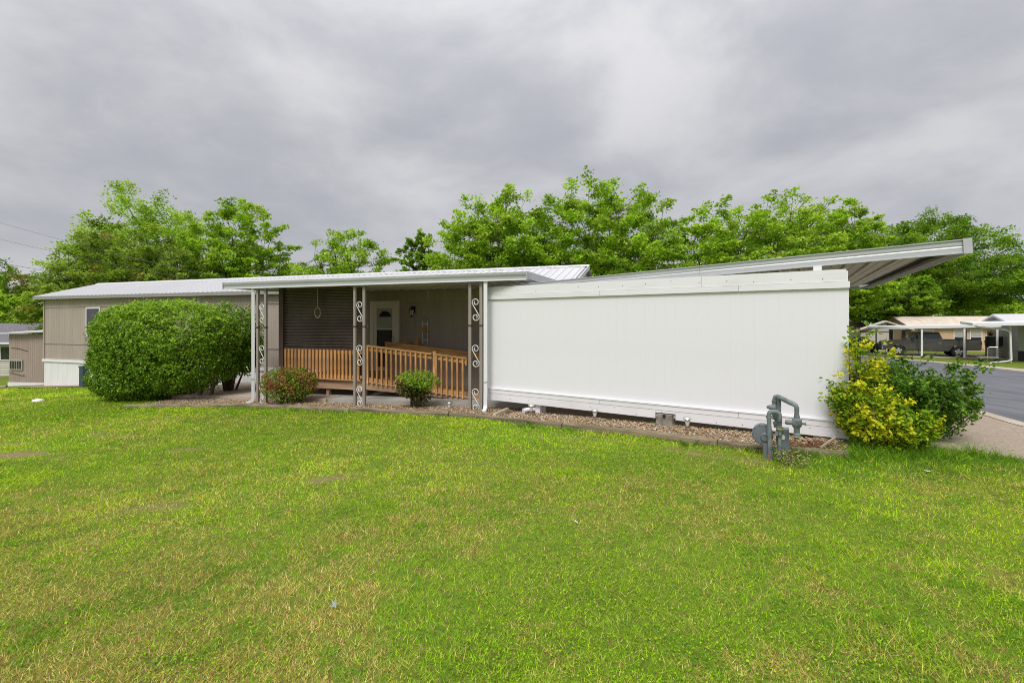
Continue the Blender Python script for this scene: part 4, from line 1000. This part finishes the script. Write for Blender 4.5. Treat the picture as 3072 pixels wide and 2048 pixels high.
B('white_base', WHITE, ls, -.50, 1.62, -.02, .019, -.05, .16)
MB().hexa([(-.72, -.25, zS+.02), (1.9, -.25, zS+.12), (1.9, 2.8, zS+.32), (-.72, 2.8, zS+.22), (-.72, -.25, zS+.07), (1.9, -.25, zS+.17), (1.9, 2.8, zS+.37), (-.72, 2.8, zS+.27)]).build('roof', ROOFW, ls)
wv = B('window', M('weathered_frame', (.42, .38, .33), .7), ls, -.36, .34, -.05, -.009, .72, 1.18, .01); mb = MB()
for i in range(5): mb.box(-.32+i*.13, -.23+i*.13, -.06, -.051, .77, 1.13)
mb.build('louvre_panes', GLASSD, wv)
MB().hexa([(-.40, -.05, .66), (.42, -.05, .50), (.42, -.08, .50), (-.40, -.08, .66), (-.40, -.05, .70), (.42, -.05, .54), (.42, -.08, .54), (-.40, -.08, .70)]).build('loose_batten', STAKEW, ls)
MB().tube([(-.3, -.02, 1.72), (.1, -.03, 1.70), (.6, -.02, 1.58)], .012, 5).build('loose_cable', TWIG, ls)

# ------------------------------------------------------------------ right side across the street
GREYS = M('grey_lap_siding', (.38, .385, .40), .6, var=.06)
TANH = M('tan_house_siding', (.62, .43, .28), .65, var=.06, stretch=(3,3,.4))
ROOFT = M('tan_roof', (.60, .51, .42), .7, var=.1, stretch=(1,.3,1))
BRNR = M('brown_trim', (.17, .115, .08), .7)
GZ_ = gz(31, 36)
ncp = empty('neighbour_carport', (30.75, 36.1, GZ_), R(-30), 'white flat roofed carport on slim posts sheltering the pickup', 'carport')
hr = 1.20-GZ_
rq = MB().hexa([(-1.3, 0, hr), (5.7, 0, hr+.2), (5.7, 5.4, hr+.25), (-1.3, 5.4, hr+.05), (-1.3, 0, hr+.16), (5.7, 0, hr+.36), (5.7, 5.4, hr+.41), (-1.3, 5.4, hr+.21)]).build('roof', WHITE, ncp)
MB().hexa([(-1.34, -.04, hr-.02), (5.74, -.04, hr+.18), (5.74, -.001, hr+.18), (-1.34, -.001, hr-.02), (-1.34, -.04, hr+.19), (5.74, -.04, hr+.39), (5.74, -.001, hr+.39), (-1.34, -.001, hr+.19)]).build('fascia', WHITE, rq)
for px_, d in ((1.35, .08), (3.78, .08), (5.55, .08), (-.7, 5.1), (2.2, 5.1), (5.2, 5.1)): B('post', WHITE, ncp, px_-.055, px_+.055, d-.05, d+.05, -.05, hr+.04+.2*(px_+1.3)/7)
tag(B('carport_pad', KERB, None, -1.6, 6.2, -.3, 5.6, -.02, .03, loc=(30.75, 36.1, GZ_), rot=(0, 0, R(-30))), 'concrete pad under the neighbouring carport', kind='structure')
# pickup truck: local x to the rear, y to the far side
PAINT = M('gunmetal_car_paint', (.08, .077, .075), .3, metal=.3, var=.05, coat=.5)
TYRE = M('tyre_rubber', (.018, .018, .02), .85); CHROME = M('chrome', (.66, .67, .70), .16, metal=.9); PLASB = M('black_plastic', (.022, .022, .025), .6)
REDL = M('red_lens', (.16, .012, .014), .3); HEADL = M('headlight_lens', (.62, .66, .70), .12, spec=.7)
tk = empty('pickup_truck', (31.12, 36.66, GZ_+.03), R(-30), 'dark grey crew cab pickup truck parked under the carport', 'truck')
def archpts(cx_, r_=.50, n=9, zc=.40): return [(cx_+r_*math.cos(R(a)), zc+r_*math.sin(R(a))) for a in np.linspace(170, 10, n)]
side = [(-.92, .46), (-.97, .60), (-.96, .98), (-.90, 1.10), (-.55, 1.19), (.40, 1.25), (.62, 1.27), (2.72, 1.28), (2.745, 1.285), (4.82, 1.30), (4.87, 1.26), (4.86, .70), (4.80, .52), (4.10, .50)] + archpts(3.57)[::-1] + [(3.02, .44), (.55, .42)] + archpts(0)[::-1] + [(-.52, .46)]
MB().prism(side, 0, 2.0, 'y').build('body', PAINT, tk, bevel=.035, seg=2, smooth=True)
MB().hexa([(.50, .03, 1.262), (2.72, .03, 1.262), (2.72, 1.97, 1.262), (.50, 1.97, 1.262), (1.22, .20, 1.90), (2.50, .20, 1.90), (2.50, 1.80, 1.90), (1.22, 1.80, 1.90)]).build('cab', PAINT, tk, bevel=.05, seg=2, smooth=True)
def sidewin(x0b, x1b, x0t, x1t, zb_, zt_):
    f = lambda x, z: (x, .03+.17*(z-1.262)/.638-.012, z)
    MB().quad(f(x0b, zb_), f(x1b, zb_), f(x1t, zt_), f(x0t, zt_)).build('side_window', GLASSD, tk)
sidewin(.88, 1.62, 1.30, 1.62, 1.34, 1.80); sidewin(1.70, 2.52, 1.70, 2.42, 1.34, 1.80)
MB().quad((.585, .2, 1.33), (.585, 1.8, 1.33), (1.165, 1.68, 1.86), (1.165, .32, 1.86)).build('windscreen', GLASSD, tk)
for cx_ in (0, 3.57):
    for yy, sg in ((-.02, -1), (2.02, 1)):
        w_ = MB().lathe([(.22, -.13*1), (.36, -.13), (.395, -.09), (.395, .09), (.36, .13), (.22, .13)], 22, (0, 0, 0), 'y').build('wheel', TYRE, tk, (cx_, yy-sg*.11, .395), smooth=True)
        mb = MB().lathe([(.235, -.03), (.235, .03)], 20, (0, sg*.085, 0), 'y')
        mb.build('rim', PLASB, w_)
        sp_ = MB()
        for q in range(5):
            a = 2*math.pi*q/5+.3; c_, s_ = math.cos(a), math.sin(a); p_, q_ = -s_, c_
            sp_.hexa([(.03*c_+.05*p_, sg*.12, .03*s_+.05*q_), (.23*c_+.075*p_, sg*.125, .23*s_+.075*q_), (.23*c_-.075*p_, sg*.125, .23*s_-.075*q_), (.03*c_-.05*p_, sg*.12, .03*s_-.05*q_),
                      (.03*c_+.05*p_, sg*.145, .03*s_+.05*q_), (.23*c_+.075*p_, sg*.14, .23*s_+.075*q_), (.23*c_-.075*p_, sg*.14, .23*s_-.075*q_), (.03*c_-.05*p_, sg*.145, .03*s_-.05*q_)])
        sp_.lathe([(.07, -.012), (.07, .012)], 12, (0, sg*.145, 0), 'y').build('spokes', SILVER, w_)
B('front_bumper', CHROME, tk, -1.05, -.86, .02, 1.98, .50, .72, .03); B('rear_bumper', CHROME, tk, 4.82, 4.98, .05, 1.95, .52, .70, .03)
B('grille', CHROME, tk, -.985, -.93, .55, 1.45, .76, 1.06, .02)
for yy in (.10, 1.5): B('headlight', HEADL, tk, -.982, -.80, yy-.105 if yy < 1 else yy, yy+.38, .80, 1.02, .03)
B('tail_light', REDL, tk, 4.78, 4.885, -.008, .1, .96, 1.20, .01); B('tail_light', REDL, tk, 4.70, 4.885, 1.9, 2.008, .86, 1.22, .01)
B('bed_shade', PLASB, tk, 2.82, 4.74, .1, 1.9, 1.29, 1.312); B('rocker_trim', PLASB, tk, .58, 2.98, -.008, .05, .40, .47)  # flat dark sheet on the closed body imitates the shaded bed interior
for x0_ in (1.58, 2.58): B('door_handle', CHROME, tk, x0_-.19, x0_, -.02, .0, 1.07, 1.10)
for x0_ in (.60, 1.655, 2.73): B('door_seam', PLASB, tk, x0_, x0_+.014, -.003, .02, .50, 1.26)
MB().box(.80, .98, -.22, -.02, 1.30, 1.46).build('wing_mirror', PLASB, tk, bevel=.03)
for cx_ in (0, 3.57):
    pts = archpts(cx_, .50, 11); MB().tube([(a, -.005, b) for a, b in pts], .028, 5).build('arch_trim', PAINT, tk)
# trailer-like clutter at the rear of the carport
ck = empty('stacked_lumber_rack', (36.3, 34.9, GZ_), R(-30), 'rack of dark boards and planks behind the pickup tailgate', 'rack')
for i in range(6): B('board', BRNR if i % 2 else STAKEW, ck, .0, 1.5, .1*i*.5, .1*i*.5+.03, .75+.09*i, .82+.09*i)
for x0_ in (.1, 1.35): B('upright', BLACKM, ck, x0_, x0_+.06, .0, .4, 0, 1.6)
B('tarp_panel', M('dark_tarp', (.03, .035, .03), .8), ck, .05, 1.48, -.06, -.02, .9, 1.6)
for i in range(3): B('shelf', SILVER, ck, .05, 1.45, .0, .5, .12+.2*i, .15+.2*i)
pot = empty('flower_pot', (35.6, 33.9, GZ_), 0, 'hanging pot of orange flowers by the carport corner', 'plant')
pot.location = (36.7, 34.9, GZ_+1.65); MB().lathe([(.10, 0), (.15, .16), (.16, .16)], 10).build('pot', BLACKM, pot)
rng = np.random.default_rng(88); P_ = rng.normal(size=(160, 3))*np.array([.14, .14, .08])+np.array([0, 0, .25])
link('blooms', np_mesh(leaf_quads(P_, .09, .3), 4, np.repeat(palette(160, [(.55, .25, .03), (.10, .2, .03), (.6, .4, .1)], [2, 2, 1]), 4, 0)), LEAF, pot); MB().tube([(0, 0, .2), (0, 0, .62)], .006, 4).build('hanger', BLACKM, pot)
wr = empty('garden_cart', (32.6, 31.2, gz(32.6, 31.2)), R(-30), 'light metal garden cart beside the grey house post', 'cart')
MB().tube([(0, 0, 0), (0, 0, .95), (.1, 0, 1.02), (.5, 0, 1.02)], .025, 6).build('handle', SILVER, wr); MB().box(-.5, .5, -.2, .2, .30, .36).build('tray', SILVER, wr)
for a in (-.4, .4): MB().lathe([(.14, -.03), (.14, .03)], 14, (a, -.22, .14), 'y').build('wheel', TYRE, wr)

gh = empty('grey_house', (35.6, 32.0, gz(32, 32)), R(-32), 'grey lap sided house with white awning at the right edge', 'house')
eh = 1.62-gz(32, 32)
B('wall', GREYS, gh, .02, 12, .02, 6.2, -.2, eh)
lapg = MB().prism([(.0, 0), (-.03, 0), (-.008, .14), (.0, .14)], 0, 12, 'x').mesh(); lapg.materials.append(GREYS)
lapl = MB().prism([(.0, 0), (-.03, 0), (-.008, .14), (.0, .14)], 0.01, 6.2, 'y').mesh(); lapl.materials.append(GREYS)
z = .72
while z < eh-.15: link('lap_board', lapg, None, gh, (0, .018, z)); link('lap_board', lapl, None, gh, (.018, 0, z)); z += .143
B('skirting', M('dark_lattice', (.035, .035, .045), .8), gh, -.012, 12.01, -.012, .019, -.2, .71)
MB().prism([(0, eh), (6.2, eh), (3.1, eh+.62)], -.03, .0, 'x').build('gable', GREYS, gh)
rf = MB().prism([(-.5, eh-.02), (3.1, eh+.75), (6.7, eh-.02), (6.7, eh-.12), (3.1, eh+.6), (-.5, eh-.12)], -.5, 12.4, 'x').build('roof', ROOFW, gh)
aw = MB().hexa([(-3.0, -2.9, eh-.12), (9, -2.9, eh+.0), (9, -.05, eh+.1), (-3.0, -.05, eh+.0), (-3.0, -2.9, eh+.06), (9, -2.9, eh+.18), (9, -.05, eh+.28), (-3.0, -.05, eh+.18)]).build('awning', WHITE, gh)
MB().tube([(-2.9, -2.8, eh-.12), (-2.7, -2.75, eh-.2), (-1.3, -2.4, eh-.38), (-1.05, -2.35, eh-.55), (-1.0, -2.35, .2), (-1.3, -2.7, .12), (-2.4, -3.6, .0)], .055, 6).build('downspout', WHITE, gh)
for x0_, y0_ in ((-1.05, -2.2), (5, -2.7)): B('awning_post', M('worn_white_post', (.58, .52, .46), .7, var=.1, scale=5), gh, x0_, x0_+.11, y0_, y0_+.11, -.1, eh-.02)
th_ = empty('tan_house', (38.6, 44.0, -.95), R(-20), 'tan single storey house with brown gable behind the carport', 'house')
B('wall', TANH, th_, 0, 13, 0, 6, -.2, 2.35)
rf = MB().prism([(-.4, 2.32), (3, 3.30), (6.4, 2.32), (6.4, 2.22), (3, 3.18), (-.4, 2.22)], -.4, 13.4, 'x').build('roof', ROOFT, th_)
MB().prism([(0, 2.34), (6, 2.34), (3, 3.15)], -.02, .0, 'x').build('gable', M('gable_brown', (.40, .27, .18), .7), th_)
MB().prism([(-.42, 2.16), (3, 3.12), (6.42, 2.16), (6.42, 2.34), (3, 3.30), (-.42, 2.34)], -.43, -.401, 'x').build('rake_board', BRNR, rf)
for wx in (.8, 3.2, 4.4, 7.4, 10):
    w_ = B('window', WHITE, th_, wx, wx+.9, -.04, 0, .7, 2.0); B('pane', GLASSD, w_, wx+.07, wx+.83, -.05, -.041, .77, 1.32); B('pane', BLIND, w_, wx+.07, wx+.83, -.05, -.041, 1.38, 1.93)
for wy in (1.0, 3.8): w_ = B('window', WHITE, th_, -.04, 0, wy, wy+1, .8, 2.0); B('pane', GLASSD, w_, -.05, -.041, wy+.07, wy+.93, .87, 1.93)
cs = empty('cream_garage', (34.3, 43.3, gz(34, 43)), R(-36), 'cream garage with a sloping gable roof left of the pickup', 'garage')
B('wall', CREAM, cs, -.9, 1.2, 0, 4, -.2, 2.0); B('band', BRNR, cs, -.92, 1.22, -.02, 0, 1.78, 1.9)
MB().prism([(-1.2, 1.98), (1.0, 2.9), (3.0, 2.1), (3.0, 1.98), (1.0, 2.75), (-1.2, 1.85)], -.3, 4.2, 'y').build('roof', CREAM, cs); MB().prism([(-.9, 1.99), (1.19, 1.99), (1.0, 2.7)], .001, .05, 'y').build('gable', CREAM, cs)
MB().hexa([(-2.9, -.2, 1.45), (-1.0, -.2, 1.9), (-1.0, 3, 1.9), (-2.9, 3, 1.45), (-2.9, -.2, 1.53), (-1.0, -.2, 1.98), (-1.0, 3, 1.98), (-2.9, 3, 1.53)]).build('lean_to_roof', CREAM, cs)
for x0_ in (-2.8, -1.6): B('lean_to_post', BRNR, cs, x0_, x0_+.12, -.1, .02, -.2, 1.6)
bh = empty('brown_roofed_house', (36.5, 52, -1.0), R(-25), 'far brown roofed house left of the cream garage', 'house')
B('wall', CREAM, bh, -6, 3, 0, 6, -.2, 2.1); MB().prism([(-.4, 2.05), (3, 2.9), (6.4, 2.05)], -6.4, 3.4, 'x').build('roof', BRNR, bh); B('porch_rail', WHITE, bh, -6, 1, -1.2, -1.1, .9, 1.0)
for x0_ in (-4, -1.5, .9): B('porch_post', BRNR, bh, x0_, x0_+.14, -1.2, -1.06, -.2, 2.1)
car = empty('parked_car', (30.4, 40.4, gz(30, 40)), R(-38), 'dark parked car nose showing beside the golden shrub tips', 'car')
DKC = M('dark_car_paint', (.02, .018, .022), .25, coat=.5)
MB().prism([(-2.1, .25), (-2.1, .75), (-1.2, .85), (-.6, 1.35), (.7, 1.38), (1.3, .95), (2.1, .80), (2.15, .3)], 0, 1.7, 'y').build('body', DKC, car, bevel=.05, smooth=True)
MB().quad((-1.0, -.005, .92), (1.05, -.005, .95), (.65, -.005, 1.30), (-.55, -.005, 1.27)).build('side_window', GLASSD, car)
for cx_ in (-1.35, 1.35): MB().lathe([(.2, -.1), (.32, -.1), (.32, .1), (.2, .1)], 16, (cx_, .08, .3), 'y').build('wheel', TYRE, car)

# ------------------------------------------------------------------ overhead wires
def wire(p0, p1, sag, r, label):
    a, b = Vector(p0), Vector(p1); pts = []
    for i in range(25):
        t_ = i/24; p = a.lerp(b, t_); p.z -= 4*sag*t_*(1-t_); pts.append(p)
    tag(MB().tube([p-a for p in pts], r, 5).build('utility_wire', M('wire', (.12, .12, .125), .7), None, a), label, 'wire', 'overhead wires at left')
def px3(px, py, Y): return (at_px(px, Y), Y, 1.70+(968-py)/1365.33*Y)
wire(px3(-160, 618, 31), px3(690, 838, 24), .25, .008, 'topmost thin overhead wire crossing in front of the left trees')
wire(px3(-160, 676, 31), px3(640, 848, 24), .2, .008, 'second overhead wire from the top at far left')
wire(px3(-160, 758, 33), px3(420, 850, 46), .2, .015, 'thick overhead wire, third from the top at far left')
wire(px3(-160, 795, 34), px3(400, 862, 48), .1, .012, 'lowest overhead wire just above the far left trees')

# ------------------------------------------------------------------ grass
rng = np.random.default_rng(101)
def lawn_mask(X, Y):
    front = (dist_front_of_timber(X, Y) > .045) | (X > 4.15)
    sH = (X-H0[0])*math.cos(TH)+(Y-H0[1])*math.sin(TH); dH = -(X-H0[0])*math.sin(TH)+(Y-H0[1])*math.cos(TH)
    left = X < -8.0
    ok = np.where(X < -9.6, (dH < -.6), front)
    ok &= ~((X > -9.6) & (X < 4.15) & ~front)
    sW = (X-W0[0])*math.cos(TW)+(Y-W0[1])*math.sin(TW); dW = -(X-W0[0])*math.sin(TW)+(Y-W0[1])*math.cos(TW)
    ok &= ~((X >= 4.15) & (Y > np.interp(X, [4.15, 4.9, 5.5, 5.85, 6.36, 7.1], [5.72, 6.15, 6.1, 5.66, 5.24, 4.84])))
    xr = np.interp(Y, [-6, 2, 5.5, 8, 10], [6.1, 7.0, 7.8, 8.6, 9.5]); ok &= X < xr - .02
    return ok
def scatter(n, zmin, zmax, p):
    # density per area falls as Y^-p
    u = rng.random(n); e = 2-p
    Y = (zmin**e+u*(zmax**e-zmin**e))**(1/e); X = (rng.random(n)*2-1)*Y*1.28
    m = lawn_mask(X, Y); return X[m], Y[m]
X, Y = scatter(820000, 1.75, 20.5, 1.55)
dd = dirt(X, Y); keep = rng.random(len(X)) > dd*1.05; X, Y = X[keep], Y[keep]; n = len(X)
big = vnoise(X, Y, 1.9, 21)*.45+vnoise(X, Y, .5, 22)*.3+vnoise(X, Y, .13, 20)*.25
dry = vnoise(X, Y, 1.5, 23)*.42+vnoise(X, Y, .32, 24)*.32+vnoise(X, Y, .10, 29)*.26
tuft = vnoise(X, Y, .30, 25)*.6+vnoise(X, Y, 1.0, 27)*.4
lean = vnoise(X, Y, .25, 26)*6.28*2
nearness = np.clip((6-Y)/4, 0, 1)
lush = np.clip((X-2.9)*1.2, 0, 1)*np.clip((Y-4.75+.25*vnoise(X, Y, .4, 33))*1.6, 0, 1)
h = (.013+.017*rng.random(n)+.030*np.clip(tuft-.56, 0, 1)*2)*(1+.022*Y)*(1+.9*lush)
edge = np.clip(1-dist_front_of_timber(X, Y)/.28, 0, 1)*(X > -9.6)*(vnoise(X, Y, .5, 28) > .22)
h = h*(1+2.3*edge)
wd = np.maximum(.0045, .00125*Y)*(.7+.6*rng.random(n))
a = lean+rng.normal(size=n)*2.2; tl_ = .35+1.5*rng.random(n)
dx, dy = np.cos(a)*tl_*h, np.sin(a)*tl_*h
sxv, syv = -np.sin(a+rng.normal(size=n)*.8)*wd/2, np.cos(a+rng.normal(size=n)*.8)*wd/2
bump_ = (vnoise(X, Y, 1.1, 3)-.5)*.035*((np.abs(X) < 14) & (Y < 12))
Z = ground_z(X, Y)+np.where(dist_front_of_timber(X, Y) > .15, bump_, 0)-.004
V = np.empty((n, 3, 3))
V[:, 0] = np.stack([X-sxv, Y-syv, Z], 1); V[:, 1] = np.stack([X+sxv, Y+syv, Z], 1); V[:, 2] = np.stack([X+dx, Y+dy, Z+h], 1)
green = np.array([(.23, .41, .016), (.30, .49, .018), (.15, .29, .016)])[rng.integers(0, 3, n)]
lime = np.array([(.48, .65, .014), (.40, .60, .016)])[rng.integers(0, 2, n)]
straw = np.array([(.68, .54, .22), (.52, .39, .14), (.36, .22, .09), (.54, .50, .10)])[rng.integers(0, 4, n)]
c = np.where((rng.random(n) < np.clip((big-.40)*4, .05, .9))[:, None], lime, green)
pdry = np.clip((dry-.37)*3.0, .12, .85)*np.clip(.42+.70*nearness+.30*np.clip((8-Y)/4, 0, 1)+.25*np.clip((-X-3)/4, 0, 1), .3, 1.15)*(1-.8*edge)
c = np.where((rng.random(n) < pdry)[:, None], straw, c)*(.55+.78*rng.random((n, 1)))
c = np.where((rng.random(n) < lush*.75)[:, None], np.array([(.13, .27, .025)])*(.6+.8*rng.random((n, 1))), c)
dk = (vnoise(X, Y, .16, 36) > .74) & (rng.random(n) < .55)
c = np.where(dk[:, None], np.array([(.13, .28, .02)])*(.6+.8*rng.random((n, 1))), c)
c = c*(.88+.34*vnoise(X, Y, 2.6, 35)+.20*vnoise(X, Y, .8, 37))[:, None]
me = np_mesh(V.reshape(-1, 3), 3, np.repeat(np.clip(c, 0, 1), 3, 0))
tag(link('grass', me, GRASS), 'short mown patchy green and straw coloured grass of the lawn', 'grass', kind='stuff')
# clover and broadleaf weeds lying flat in the sward
X, Y = scatter(120000, 1.75, 14, 1.5); m = rng.random(len(X)) < np.clip((vnoise(X, Y, .6, 31)-.36)*3, .06, 1)*(1-dirt(X, Y)); X, Y = X[m], Y[m]; n = len(X)
bump_ = (vnoise(X, Y, 1.1, 3)-.5)*.035*((np.abs(X) < 14) & (Y < 12))
P_ = np.stack([X, Y, ground_z(X, Y)+np.where(dist_front_of_timber(X, Y) > .15, bump_, 0)+.012+.022*rng.random(n)], 1)
V = leaf_quads(P_, np.maximum(.012, .0030*Y)[:, None]*(.7+.5*rng.random((n, 1))), up=1.0, asp=.8)
C_ = palette(n, [(.25, .42, .02), (.33, .50, .02), (.16, .29, .02)], [3, 2, 2.5], .3)
tag(link('clover', np_mesh(V, 4, np.repeat(C_, 4, 0)), GRASS), 'clover and small broadleaf weeds spread through the lawn', 'clover', kind='stuff')
# weeds round the gas meter and along the timber
def weeds(name, label, cx_, cy_, r_w, hgt, n, cols, seed):
    global rng
    rng = np.random.default_rng(seed); root = empty(name, (cx_, cy_, gz(cx_, cy_)), 0, label, 'weed')
    mb = MB(); PP = []
    for i in range(n):
        a = rng.random()*6.28; q = rng.random()**.6*r_w; x, y = q*math.cos(a), q*math.sin(a); hh = hgt*(.5+.6*rng.random())*(1-.4*q/r_w)
        tip = (x*1.3+rng.normal()*.02, y*1.3+rng.normal()*.02, hh); mb.tube([(x*.7, y*.7, -.01), (x, y, hh*.55), tip], [.003, .0025, .0015], 4)
        k_ = rng.random(16)[:, None]; PP.append(np.array([(x*.7, y*.7, 0)])+k_*(np.array([tip])-np.array([(x*.7, y*.7, 0)]))+rng.normal(size=(16, 3))*.016)
    P_ = np.concatenate(PP); link('leaves', np_mesh(leaf_quads(P_, .026, .4), 4, np.repeat(palette(len(P_), cols, [1]*len(cols), .2), 4, 0)), GRASS, root); mb.build('stalks', TWIG, root)
weeds('pale_weed', 'pale yellow green weed clump right of the gas meter foot', 3.33, 5.42, .16, .26, 46, [(.36, .42, .12), (.25, .36, .08), (.42, .42, .16)], 51)
weeds('green_weed', 'dark green weed tuft behind the gas meter', 3.62, 5.75, .16, .16, 30, [(.09, .2, .02), (.13, .26, .03)], 52)
weeds('green_weed', 'green weed tuft at the timber joint below the pier block', 2.55, 6.45, .18, .09, 26, [(.09, .2, .02), (.13, .26, .03)], 53)
weeds('green_weed', 'green weed tuft at the timber below the drain elbow', .30, 8.0, .22, .09, 26, [(.09, .2, .02), (.12, .24, .03)], 54)
# dead leaves under the wall end
rng = np.random.default_rng(61); n = 340
P_ = np.stack([3.85+rng.normal(size=n)*.28, 6.05+rng.normal(size=n)*.12, np.zeros(n)], 1); P_[:, 2] = ground_z(P_[:, 0], P_[:, 1])+.05+.03*rng.random(n)
tag(link('dead_leaves', np_mesh(leaf_quads(P_, .06, .9), 4, np.repeat(palette(n, [(.22, .10, .06), (.30, .17, .09), (.15, .07, .05)], [1, 1, 1], .2), 4, 0)), LEAF), 'brown dead leaves blown together at the right end of the gravel bed', 'leaf litter', kind='stuff')
